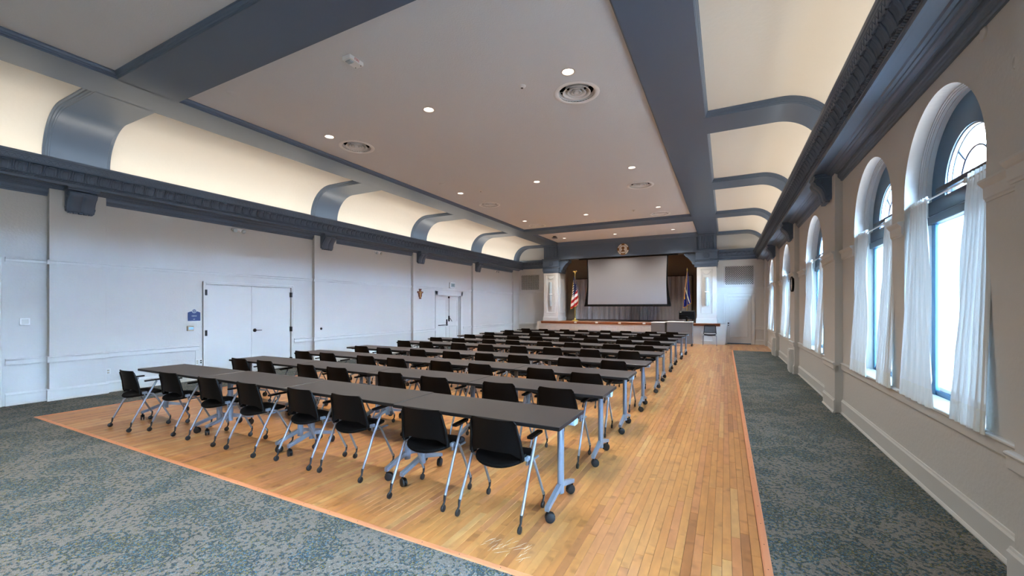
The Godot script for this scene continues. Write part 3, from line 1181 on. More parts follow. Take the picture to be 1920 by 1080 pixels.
func build_windows():
	var which = ["hidden behind the camera, second", "hidden behind the camera, first", "nearest arched window, first from the right edge", "second arched window, beside the nearest", "third arched window along the wall", "fourth arched window, past the clock", "farthest arched window, next to the stage end"]
	for i in WINS.size():
		var q = WINS[i]
		var dm = (q[0] + q[1]) / 2
		var r = (q[1] - q[0]) / 2
		var sp = q[2]
		var w = frame("window_%d" % (i + 1), which[i])
		var st = st_new()
		for k in 3:                       # stepped white moulding in the reveal
			arch_ring(st, WALL_R + 0.105 + k * 0.011, dm, sp, SILL, r + 0.01, r - 0.012 - k * 0.012, 0.09)
		arch_ring(st, WALL_R + 0.15, dm, sp, SILL, r + 0.01, r - 0.046, 0.10)
		put(w, "casing", st, M.trim)
		st = st_new()
		var gr = r - 0.32                 # half width of the glass
		var lw = r - 0.115                # half width of the lower light
		arch_ring(st, WALL_R + 0.19, dm, sp, 2.52, r - 0.03, gr, 0.03)
		put(w, "frame", st, M.frame)
		st = st_new()
		for e in [-1, 1]: slab(st, WALL_R + 0.19, WALL_R + 0.27, SILL, 2.6, dm + e * lw, dm + e * (r - 0.03), 0.004)
		slab(st, WALL_R + 0.20, WALL_R + 0.27, SILL, SILL + 0.05, dm - lw, dm + lw, 0.004)
		put(w, "lower_frame", st, M.frame)
		st = st_new()
		arch_ring(st, WALL_R + 0.205, dm, sp, 2.64, gr + 0.012, gr - 0.012, 0.025)
		put(w, "sash", st, M.trim)
		st = st_new()
		arch_ring(st, WALL_R + 0.232, dm, sp, 2.64, gr + 0.03, gr - 0.02, 0.03)
		put(w, "outer_frame", st, M.frame)
		# transom bars
		st = st_new()
		slab(st, WALL_R + 0.13, WALL_R + 0.24, 2.69, 2.735, dm - gr - 0.015, dm + gr + 0.015, 0.004)
		slab(st, WALL_R + 0.165, WALL_R + 0.24, 2.52, 2.655, dm - r + 0.035, dm + r - 0.035, 0.005)
		slab(st, WALL_R + 0.155, WALL_R + 0.24, 2.435, 2.512, dm - r + 0.035, dm + r - 0.035, 0.005)
		put(w, "transom", st, M.frame_dark)
		st = st_new()                     # thin bars of the fanlight
		var pts = []
		for v in arc(dm, 2.735, gr * 0.56, 0, 180, 24): pts.append(P(WALL_R + 0.235, v.y, v.x))
		tube(st, pts, 0.008, 6)
		for a in [45, 135]:
			var c = cos(deg_to_rad(a)); var s = sin(deg_to_rad(a))
			tube(st, [P(WALL_R + 0.235, 2.735 + s * gr * 0.56, dm + c * gr * 0.56), P(WALL_R + 0.235, maxf(sp, 2.735) + s * gr - 0.02, dm + c * (gr - 0.01))], 0.008, 6)
		put(w, "muntin", st, M.frame_dark)
		st = st_new()
		slab(st, WALL_R + 0.246, WALL_R + 0.250, SILL + 0.02, 2.50, dm - lw - 0.01, dm + lw + 0.01)
		put(w, "pane", st, M.glass)
		st = st_new()
		var poly = arc(dm, sp, gr, 0, 180, 24)
		poly.append(Vector2(dm - gr, 2.65)); poly.append(Vector2(dm + gr, 2.65))
		if sp < 2.65:
			poly = []
			for v in arc(dm, sp, gr, 0, 180, 24): if v.y > 2.65: poly.append(v)
		extrude(st, poly, Vector3(WALL_R + 0.238, 0, 0), Vector3(0, 0, -1), Vector3.UP, Vector3(0.004, 0, 0))
		put(w, "pane", st, M.glass)
		st = st_new()
		slab(st, WALL_R - 0.045, WALL_R + 0.2, SILL - 0.022, SILL + 0.006, q[0] - 0.05, q[1] + 0.05, 0.006)
		put(w, "sill", st, M.trim)
		# outer brick arch, course by course
		var n = 22
		for k in n:
			var a0 = PI * k / n + 0.012; var a1 = PI * (k + 1) / n - 0.012
			var bs = st_new()
			var ra = r - 0.10; var rb = r + 0.02
			var bp = [Vector2(dm + ra * cos(a0), sp + ra * sin(a0)), Vector2(dm + rb * cos(a0), sp + rb * sin(a0)), Vector2(dm + rb * cos(a1), sp + rb * sin(a1)), Vector2(dm + ra * cos(a1), sp + ra * sin(a1))]
			extrude(bs, bp, Vector3(WALL_R + 0.36 + 0.004 * (k % 2), 0, 0), Vector3(0, 0, -1), Vector3.UP, Vector3(0.09, 0, 0))
			put(w, "brick", bs, M.brick)
		# shade
		var names = ["behind the camera, farther", "behind the camera, nearer", "in the nearest arched window", "in the second arched window", "in the third arched window", "in the fourth arched window", "in the farthest arched window"]
		var so = thing("roller_shade", "white roller shade drawn down " + names[i], "shade", Vector3.ZERO, 0.0, "roller shades")
		var low = SILL + 0.06 if i > 1 else 1.05
		st = st_new()
		quad(st, P(WALL_R + 0.224, low, dm - lw + 0.012), P(WALL_R + 0.224, low, dm + lw - 0.012), P(WALL_R + 0.224, 2.44, dm + lw - 0.012), P(WALL_R + 0.224, 2.44, dm - lw + 0.012))
		put(so, "fabric", st, M.shade)
		st = st_new()
		slab(st, WALL_R + 0.217, WALL_R + 0.232, low - 0.01, low + 0.025, dm - lw + 0.008, dm + lw - 0.008, 0.003)
		put(so, "bottom_bar", st, M.white)
		if i < 2: continue
		# curtain rod and two sheer curtains
		var rod = thing("curtain_rod", "white curtain rod across " + names[i].substr(3), "rod", Vector3.ZERO, 0.0, "curtain rods")
		st = st_new()
		tube(st, [P(WALL_R + 0.045, 2.615, q[0] + 0.004), P(WALL_R + 0.045, 2.615, q[1] - 0.004)], 0.008, 8)
		put(rod, "pole", st, M.white)
		for s in [0.36, -0.36]:
			st = st_new()
			box(st, P(WALL_R + 0.03, 2.59, dm + s * (r / 0.74) - 0.012), P(WALL_R + 0.06, 2.635, dm + s * (r / 0.74) + 0.012), 0.003)
			put(rod, "bracket", st, M.white)
		for far in [true, false]:
			var cname = ("stage side" if far else "near side") + " sheer white curtain of the " + ["nearest", "second", "third", "fourth", "farthest"][i - 2] + " arched window"
			var cu = thing("curtain", cname, "curtain", Vector3.ZERO, 0.0, "sheer curtains")
			var folds = 7.0
			var rows = []
			var ph = rng.randf() * TAU
			for a in 25:
				var v = a / 24.0
				var y = lerpf(2.655, 0.775, v)
				var row = []
				for b in 61:
					var u = b / 60.0
					var kk = r / 0.74
					var d = 0.0
					if far: d = q[1] - 0.010 - 0.04 * v - u * (0.39 + 0.39 * v) * kk
					else: d = q[0] + 0.010 - 0.15 * v + u * (0.36 + 0.10 * v) * kk
					var amp = 0.016 + 0.006 * v
					var f = sin(u * TAU * folds * (1.0 - 0.2 * v) + ph + 1.2 * sin(v * 1.5 + u * 3.0)) + 0.35 * sin(u * TAU * folds * 2.3 + ph * 2.0)
					var xx = lerpf(WALL_R + 0.045, WALL_R - 0.062, v) + f * amp * 0.55
					if v > 0.9: xx = minf(xx, WALL_R - 0.049)
					row.append(P(xx, y, d))
				rows.append(row)
			st = st_new()
			grid_uv(st, rows.slice(0, 23), 3)
			put(cu, "sheer", st, M.sheer)
			st = st_new()
			grid_uv(st, rows.slice(22, 25), 3)
			put(cu, "hem", st, M.hem)

# ------------------------------------------------------------------ on and round the stage
# draped cloth hanging from a slanting edge; outline given as left and right x for each height
func drape(rows: Array, d0: float, folds: float, amp: float, cols := 30) -> Array:
	var g = []
	var n = 36
	for i in n + 1:
		var v = float(i) / n
		var k = v * (rows.size() - 1)
		var a = rows[mini(int(k), rows.size() - 2)]
		var b = rows[mini(int(k) + 1, rows.size() - 1)]
		var f = k - mini(int(k), rows.size() - 2)
		var row = []
		for j in cols + 1:
			var u = float(j) / cols
			var x = lerpf(lerpf(a[0], a[1], u), lerpf(b[0], b[1], u), f)
			var y = lerpf(lerpf(a[2], a[3], u), lerpf(b[2], b[3], u), f)
			row.append(P(x, y, d0 - amp * (0.25 + 0.75 * v) * sin(u * TAU * folds + 0.8 * v)))
		g.append(row)
	return g

func flag_pole(f, at: Vector3, h: float, eagle: bool):
	var st = st_new()
	tube(st, [Vector3.ZERO, Vector3(0, h, 0)], 0.014, 10)
	put(f, "pole", st, M.brass)
	st = st_new()
	lathe(st, [Vector2(0.17, 0), Vector2(0.17, 0.03), Vector2(0.13, 0.055), Vector2(0.05, 0.08), Vector2(0.03, 0.16), Vector2(0.0, 0.17)], 20)
	put(f, "base", st, M.brass)
	st = st_new()
	if eagle:
		lathe(st, [Vector2(0.0, h), Vector2(0.035, h + 0.02), Vector2(0.035, h + 0.05), Vector2(0.0, h + 0.07)], 12)
		for s in [-1, 1]:
			tube(st, [Vector3(0, h + 0.07, 0), Vector3(s * 0.07, h + 0.13, 0), Vector3(s * 0.13, h + 0.115, 0)], [0.025, 0.03, 0.008], 8)
		tube(st, [Vector3(0, h + 0.05, 0), Vector3(0, h + 0.12, 0.01), Vector3(0, h + 0.145, 0.04)], [0.03, 0.025, 0.008], 8)
	else:
		lathe(st, [Vector2(0.0, h), Vector2(0.02, h + 0.02), Vector2(0.032, h + 0.06), Vector2(0.0, h + 0.16)], 10)
	put(f, "finial", st, M.brass)
	f.position = at

func build_stage_things():
	# projection screen
	var s = thing("projection_screen", "large white projection screen lowered in front of the stage curtain", "screen")
	var d = 20.82
	var sd = PRO_D + 0.17
	var st = st_new()
	var g = []
	for i in 13:
		var v = i / 12.0
		var inn = 0.075 * sin(v * PI) * 1.0
		var row = []
		for j in 3: row.append(P(lerpf(-6.28 + inn * 0.5, -2.44 - inn * 0.5, j / 2.0), lerpf(4.10, 1.80, v), sd))
		g.append(row)
	grid(st, g)
	put(s, "fabric", st, M.screen)
	st = st_new()
	for e in [-1, 1]:
		var gg = []
		for i in 25:
			var v = i / 24.0
			var inn = 0.075 * sin(v * PI)
			var xi = (-6.28 + inn * 0.5) if e < 0 else (-2.44 - inn * 0.5)
			var xo = xi + e * (0.05 + 0.13 * v * v * v)
			gg.append([P(minf(xi, xo), lerpf(4.10, 1.74, v), sd + 0.002), P(maxf(xi, xo), lerpf(4.10, 1.74, v), sd + 0.002)])
		grid(st, gg)
	slab(st, -6.28, -2.44, 1.74, 1.80, sd + 0.001, sd + 0.004)
	put(s, "border", st, M.black)
	st = st_new()
	slab(st, -6.47, -2.27, 1.695, 1.745, sd - 0.02, sd + 0.03, 0.01)
	put(s, "bottom_bar", st, M.black)
	st = st_new()
	tube(st, [P(-6.75, 4.12, sd), P(-1.95, 4.12, sd)], 0.03, 10)
	put(s, "roller", st, M.black_metal)
	# seal on the header
	s = thing("seal", "round gold and white emblem with a head on the stage header", "emblem", P(-4.45, 4.49, PRO_D - 0.002))
	var face = func(poly, z, m, nm):
		var q = st_new()
		extrude(q, poly, Vector3(0, 0, 0), Vector3.RIGHT, Vector3.UP, Vector3(0, 0, z))
		put(s, nm, q, m)
	face.call(ring(0, 0, 0.285, 36), 0.02, M.seal_gold, "disc")
	face.call(ring(0, 0, 0.272, 36), 0.026, M.seal_white, "outer_ring")
	face.call(ring(0, 0, 0.205, 36), 0.030, M.seal_gold, "inner_line")
	face.call(ring(0, 0, 0.192, 36), 0.034, M.seal_white, "field")
	for a in [[90, 17], [5, 17], [178, 16], [270, 27]]:
		face.call(arc(0, 0, 0.275, a[0] - a[1], a[0] + a[1], 8) + arc(0, 0, 0.205, a[0] + a[1], a[0] - a[1], 8), 0.036, M.seal_gold, "tablet")
	var bust = [Vector2(-0.10, -0.12), Vector2(0.10, -0.12), Vector2(0.085, -0.075), Vector2(0.035, -0.045), Vector2(0.025, -0.01)] + arc(0.0, 0.06, 0.07, -40, 220, 14) + [Vector2(-0.025, -0.01), Vector2(-0.035, -0.045), Vector2(-0.085, -0.075)]
	face.call(bust, 0.046, M.seal_gold, "bust")
	# curtain across the back of the stage
	s = thing("stage_curtain", "pale grey pleated curtain across the back of the stage", "curtain")
	for part in [[-7.85, -4.6], [-4.62, -1.58]]:
		st = st_new()
		g = []
		var nn = 300
		for i in 7:
			var v = i / 6.0
			var row = []
			for j in nn + 1:
				var u = float(j) / nn
				var x = lerpf(part[0], part[1], u)
				var f = sin(x * 19.0 + 1.6 * sin(x * 2.3)) + 0.4 * sin(x * 43.0 + v)
				row.append(P(x, lerpf(3.29, STAGE_Y + 0.035, v), 23.5 + f * (0.06 + 0.02 * v)))
			g.append(row)
		grid(st, g)
		put(s, "drape", st, M.stage_cloth)
	st = st_new()
	tube(st, [P(-7.9, 3.31, 23.5), P(-1.5, 3.31, 23.5)], 0.015, 8)
	for x in [-7.9, -5.7, -3.6, -1.5]:
		tube(st, [P(x, STAGE_Y, 23.5), P(x, 3.31, 23.5)], 0.02, 8)
	put(s, "pipe_frame", st, M.black_metal)
	# flags
	var f = thing("flag", "striped red and white flag with starred blue canton, left side of the stage", "flag")
	flag_pole(f, P(-7.04, STAGE_Y, 21.0), 2.49, true)
	st = st_new()
	var us = [[-0.06, 0.02, 2.36, 2.40], [-0.09, 0.05, 2.10, 2.12], [-0.12, 0.10, 1.75, 1.80], [-0.16, 0.17, 1.35, 1.42], [-0.22, 0.20, 0.95, 1.12], [-0.24, 0.17, 0.62, 0.84]]
	g = drape(us, 0.0, 2.2, 0.05)
	# stripes climb to the right: the cloth hangs from its hoist at an angle
	st.set_smooth_group(3)
	var uvf = func(p): return Vector2(clampf((p.x + 0.24) * 0.55 + (2.40 - p.y) * 0.28, 0.02, 0.98), clampf(0.04 + (2.38 - p.y) * 0.50 + (p.x) * 0.42, 0.01, 0.985))
	for i in g.size() - 1:
		for j in g[0].size() - 1:
			for e in [[0, 1], [1, 1], [1, 0], [0, 1], [1, 0], [0, 0]]:
				var p = g[i + e[0]][j + e[1]]
				st.set_uv(uvf.call(p)); st.add_vertex(p)
	put(f, "cloth", st, M.us)
	st = st_new()
	fringe(st, g)
	put(f, "fringe", st, M.gold)
	f = thing("flag", "dark blue flag with gold fringe, right side of the stage", "flag")
	flag_pole(f, P(-1.60, STAGE_Y, 21.2), 2.42, false)
	st = st_new()
	var bl = [[-0.03, 0.03, 2.36, 2.40], [-0.05, 0.05, 2.12, 2.14], [-0.09, 0.08, 1.75, 1.80], [-0.12, 0.12, 1.35, 1.42], [-0.15, 0.15, 0.95, 1.12], [-0.165, 0.185, 0.68, 0.92]]
	g = drape(bl, 0.0, 1.8, 0.05)
	grid(st, g)
	put(f, "cloth", st, M.flag_blue)
	st = st_new()
	fringe(st, g)
	put(f, "fringe", st, M.gold)
	st = st_new()
	var wl = []
	for i in 8:
		wl.append([Vector3(-0.115 + i * 0.030, 1.66 - i * 0.108, 0.062), Vector3(-0.075 + i * 0.030, 1.66 - i * 0.108, 0.062)])
	grid(st, wl)
	put(f, "white_stripe", st, M.flag_white)
	st = st_new()
	tube(st, [Vector3(0.0, 2.38, 0.05), Vector3(-0.03, 2.0, 0.07), Vector3(-0.075, 1.5, 0.085), Vector3(-0.10, 1.22, 0.085)], 0.011, 6)
	tube(st, [Vector3(-0.10, 1.24, 0.085), Vector3(-0.10, 1.1, 0.085)], [0.014, 0.026], 8)
	put(f, "cord_and_tassel", st, M.gold)
	# column loudspeakers on the pillars
	for x in [-8.24, -0.745]:
		s = thing("speaker", "tall slim column loudspeaker on the " + ("left" if x < -5 else "right") + " stage pillar", "speaker", P(x, 0, PRO_D))
		st = st_new()
		g = []
		for i in 9:
			var v = i / 8.0
			var row = []
			for j in 9:
				var a = deg_to_rad(lerpf(200, -20, j / 8.0))
				row.append(Vector3(0.075 * cos(a), lerpf(1.72, 2.98, v), 0.06 + 0.055 * sin(a) + 0.03 * sin(v * PI) - 0.0))
			g.append(row)
		g.reverse()
		grid(st, g)
		for y in [1.72, 2.98]:
			extrude(st, arc(0, 0, 0.075, 0, 180, 10), Vector3(0, y - 0.004, 0.05), Vector3.RIGHT, Vector3(0, 0, 0.85), Vector3(0, 0.008, 0))
		put(s, "grille", st, M.speaker)
		st = st_new()
		box(st, Vector3(-0.078, 2.33, 0.0), Vector3(0.078, 2.36, 0.15), 0.004)
		box(st, Vector3(-0.03, 2.3, -0.002), Vector3(0.03, 2.4, 0.06), 0.004)
		put(s, "mount", st, M.white)
	# sockets along the wooden edge
	var k = 0
	for x in [-6.8, -5.7, -4.57, -3.42]:
		s = thing("outlet", "white socket plate on the wooden stage edge, " + ["leftmost, below the striped flag", "second from the left", "third from the left", "rightmost, beside the small grey cabinet"][k], "outlet", P(x, STAGE_Y - 0.045, PRO_D - 0.261), 0.0, "sockets along the stage edge")
		st = st_new()
		box(st, Vector3(-0.06, -0.035, -0.03), Vector3(0.06, 0.035, 0.006), 0.003)
		put(s, "plate", st, M.white_plate)
		for e in [-1, 1]:
			st = st_new()
			box(st, Vector3(e * 0.025 - 0.014, -0.018, 0.003), Vector3(e * 0.025 + 0.014, 0.018, 0.009), 0.003)
			put(s, "socket", st, M.beige)
		k += 1
	# two grey cabinets in front of the stage
	for c in [[-2.905, -2.305, 1.005, "small grey lectern cabinet left of the wide one"], [-2.255, -1.225, 1.04, "wide grey desk cabinet on casters before the stage, carrying the monitor"]]:
		s = thing("cabinet", c[3], "cabinet", P((c[0] + c[1]) / 2, 0, 19.0))
		var hw = (c[1] - c[0]) / 2
		st = st_new()
		box(st, Vector3(-hw + 0.01, 0.10, -0.62), Vector3(hw - 0.01, c[2] - 0.03, 0.0), 0.008)
		put(s, "body", st, M.desk)
		st = st_new()
		box(st, Vector3(-hw, c[2] - 0.03, -0.65), Vector3(hw, c[2], 0.03), 0.012)
		put(s, "top", st, M.desk_top)
		st = st_new()
		box(st, Vector3(-hw + 0.012, 0.50, -0.002), Vector3(hw - 0.012, c[2] - 0.035, 0.014), 0.004)
		put(s, "upper_panel", st, M.desk)
		st = st_new()
		box(st, Vector3(-hw + 0.012, 0.105, -0.002), Vector3(hw - 0.012, 0.492, 0.014), 0.004)
		put(s, "lower_panel", st, M.desk)
		for e in [[-1, 0.05], [1, 0.05], [-1, 0.55], [1, 0.55]]:
			st = st_new()
			wheel(st, Vector3(e[0] * (hw - 0.05), 0.05, -e[1]), 0.05, 0.035)
			put(s, "caster", st, M.rubber)
	s = thing("monitor", "black monitor seen from behind, on the wide grey cabinet", "monitor", P(-1.47, 1.04, 19.28))
	st = st_new()
	box(st, Vector3(-0.315, 0.09, -0.02), Vector3(0.315, 0.46, 0.015), 0.01)
	box(st, Vector3(-0.30, 0.30, 0.0), Vector3(0.30, 0.44, 0.028), 0.012)
	put(s, "housing", st, M.black)
	st = st_new()
	box(st, Vector3(-0.10, 0.0, -0.10), Vector3(0.10, 0.015, 0.10), 0.005)
	box(st, Vector3(-0.035, 0.01, 0.01), Vector3(0.035, 0.22, 0.05), 0.008)
	put(s, "stand", st, M.black)
	st = st_new()
	box(st, Vector3(-0.285, 0.385, 0.026), Vector3(-0.215, 0.415, 0.030), 0.001)
	put(s, "sticker", st, M.beige)
	st = st_new()
	for e in [0, 1, 2]:
		tube(st, [Vector3(0.02 + 0.03 * e, 0.16, 0.05), Vector3(0.09 + 0.03 * e, 0.10, 0.08), Vector3(0.06 + 0.05 * e, 0.02, 0.07), Vector3(0.12 + 0.05 * e, 0.006, 0.02)], 0.006, 6)
	put(s, "cables", st, M.rubber)
	# the lone chair beside the stage
	s = thing("chair", "dark mesh-back chair with four silver legs standing alone by the stage", "chair", P(-0.6, 0, 19.98))
	st = st_new()
	g = []
	for i in 9:
		var v = i / 8.0
		var row = []
		for j in 9:
			var u = -1.0 + j / 4.0
			row.append(Vector3(u * lerpf(0.235, 0.215, v), lerpf(0.54, 0.845, v), -0.21 - 0.05 * v + 0.03 * u * u))
		g.append(row)
	g.reverse()
	grid(st, g)
	put(s, "mesh_back", st, mesh_mat())
	st = st_new()
	var rim = []
	for q in [[-0.245, 0.47, -0.18], [-0.24, 0.56, -0.19], [-0.22, 0.83, -0.235], [-0.19, 0.86, -0.245], [0.0, 0.868, -0.265], [0.19, 0.86, -0.245], [0.22, 0.83, -0.235], [0.24, 0.56, -0.19], [0.245, 0.47, -0.18]]: rim.append(Vector3(q[0], q[1], q[2]))
	tube(st, rim, 0.014, 8)
	tube(st, [Vector3(-0.24, 0.545, -0.19), Vector3(0, 0.54, -0.215), Vector3(0.24, 0.545, -0.19)], 0.016, 8)
	put(s, "back_frame", st, M.black)
	st = st_new()
	seat_shell(st, 0.235, -0.21, 0.23, 0.45)
	put(s, "seat", st, M.pad)
	for e in [[-0.27, 0.22], [0.27, 0.22], [-0.265, -0.22], [0.265, -0.22]]:
		st = st_new()
		tube(st, [Vector3(e[0], 0.0, e[1]), Vector3(e[0] * 0.98, 0.38, e[1] * 0.97), Vector3(e[0] * 0.92, 0.425, e[1] * 0.9), Vector3(e[0] * 0.55, 0.43, e[1] * 0.8)], 0.010, 8)
		put(s, "leg", st, M.chrome)
	# door at the far right
	var dr = frame("door_3", "white panelled door beside the stage")
	panel_door(dr, P(0.065, 0, FAR_D + 0.02), Vector3.RIGHT, Vector3(0, 0, 1), 0.965, 2.13, [[0.13, 0.30, 0.835, 1.99]], 0.13)
	st = st_new()
	lathe(st, [Vector2(0.032, 0), Vector2(0.032, 0.006), Vector2(0.012, 0.01), Vector2(0.012, 0.04), Vector2(0.028, 0.05), Vector2(0.026, 0.07), Vector2(0, 0.075)], 14, Transform3D(Basis(Vector3.RIGHT, PI / 2), P(0.125, 0.93, FAR_D + 0.012)))
	lathe(st, [Vector2(0.022, 0), Vector2(0.022, 0.014), Vector2(0, 0.016)], 12, Transform3D(Basis(Vector3.RIGHT, PI / 2), P(0.125, 0.83, FAR_D + 0.012)))
	put(dr, "door_knob", st, M.bronze)
	st = st_new()
	slab(st, 0.08, 1.02, 0.0, 0.035, FAR_D - 0.004, FAR_D + 0.05, 0.004)
	put(dr, "threshold_seal", st, M.frame)
	# lattice grilles in the far wall
	for q in [[-10.33, -9.22, 2.625, 3.466, "left"], [-0.03, 1.125, 2.66, 3.51, "right"]]:
		s = thing("wall_grille", "white lattice grille high on the far wall, " + q[4] + " of the stage", "grille", P(0, 0, FAR_D))
		st = st_new()
		box(st, Vector3(q[0], q[2], -0.002), Vector3(q[1], q[3], 0.004))
		put(s, "opening", st, M.dark)
		st = st_new()
		frame_bars(st, Vector3.ZERO, Vector3.RIGHT, Vector3.UP, Vector3(0, 0, 1), q[0] - 0.03, q[1] + 0.03, q[2] - 0.03, q[3] + 0.03, 0.04, 0.02)
		put(s, "frame", st, M.trim)
		st = st_new()
		var step = 0.085
		var w = q[1] - q[0]; var h = q[3] - q[2]
		for dirn in [1, -1]:
			var c = -h
			while c < w:
				# bar x - dirn*y = c, clipped to the box
				var t0 = maxf(0.0, -c); var t1 = minf(h, w - c)
				if t1 - t0 > 0.02:
					var x0 = c + t0; var x1 = c + t1
					var y0 = t0 if dirn > 0 else h - t0
					var y1 = t1 if dirn > 0 else h - t1
					tube(st, [Vector3(q[0] + x0, q[2] + y0, 0.008 + 0.002 * dirn), Vector3(q[0] + x1, q[2] + y1, 0.008 + 0.002 * dirn)], 0.0105, 4, false)
				c += step
		put(s, "lattice", st, M.trim)

func mesh_mat():
	var m = mat(Color(0.10, 0.13, 0.17, 0.8), 0.7)
	m.transparency = BaseMaterial3D.TRANSPARENCY_ALPHA
	return m

func fringe(st, g):
	var low = g[g.size() - 1]
	var a = []
	for p in low: a.append(p + Vector3(0, 0.005, 0.004))
	tube(st, a, 0.015, 6)
	var edge = []
	for r in range(8, g.size()): edge.append(g[r][0] + Vector3(-0.004, 0, 0.004))
	tube(st, edge, 0.008, 6)
	edge = []
	for r in range(24, g.size()): edge.append(g[r][g[r].size() - 1] + Vector3(0.004, 0, 0.004))
	tube(st, edge, 0.008, 6)

func wheel(st, c: Vector3, r: float, w: float, axis := Vector3.RIGHT):
	var b = Basis(Quaternion(Vector3.UP, axis))
	lathe(st, [Vector2(0, -w / 2), Vector2(r * 0.75, -w / 2), Vector2(r * 0.95, -w * 0.4), Vector2(r, -w * 0.25), Vector2(r, w * 0.25), Vector2(r * 0.95, w * 0.4), Vector2(r * 0.75, w / 2), Vector2(0, w / 2)], 18, Transform3D(b, c))

# a leaf with a raised frame and sunk panels: a along the door, n towards the room
func panel_door(o, at: Vector3, a: Vector3, n: Vector3, w: float, h: float, panels: Array, casing: float, leaves := 1):
	var lw = w / leaves
	for k in leaves:
		var st = st_new()
		var p0 = at + a * (lw * k + 0.003) - n * 0.045
		var p1 = at + a * (lw * (k + 1) - 0.003) + Vector3.UP * (h - 0.004)
		box(st, p0 + Vector3(0, 0.012, 0), p1, 0.003)
		put(o, "door_leaf", st, M.trim)
		st = st_new()
		for q in panels:
			frame_bars(st, at + a * (lw * k) + n * 0.0, a, Vector3.UP, n, q[0], q[2], q[1], q[3], 0.02, 0.012)
			frame_bars(st, at + a * (lw * k) + n * 0.0, a, Vector3.UP, n, q[0] + 0.025, q[2] - 0.025, q[1] + 0.025, q[3] - 0.025, 0.01, 0.005)
		if panels.size():
			put(o, "door_panel", st, M.trim)
	var st2 = st_new()
	for q in [[-casing, 0.0, 0.0, h + casing], [w, 0.0, w + casing, h + casing], [0.0, h, w, h + casing]]:
		box(st2, at + a * q[0] + Vector3.UP * q[1] + n * 0.0, at + a * q[2] + Vector3.UP * q[3] + n * 0.045, 0.006)
	for q in [[-casing - 0.0, 0.0, -casing + 0.03, h + casing], [w + casing - 0.03, 0.0, w + casing, h + casing], [-casing, h + casing - 0.03, w + casing, h + casing]]:
		box(st2, at + a * q[0] + Vector3.UP * q[1], at + a * q[2] + Vector3.UP * q[3] + n * 0.058, 0.006)
	put(o, "door_casing", st2, M.trim)

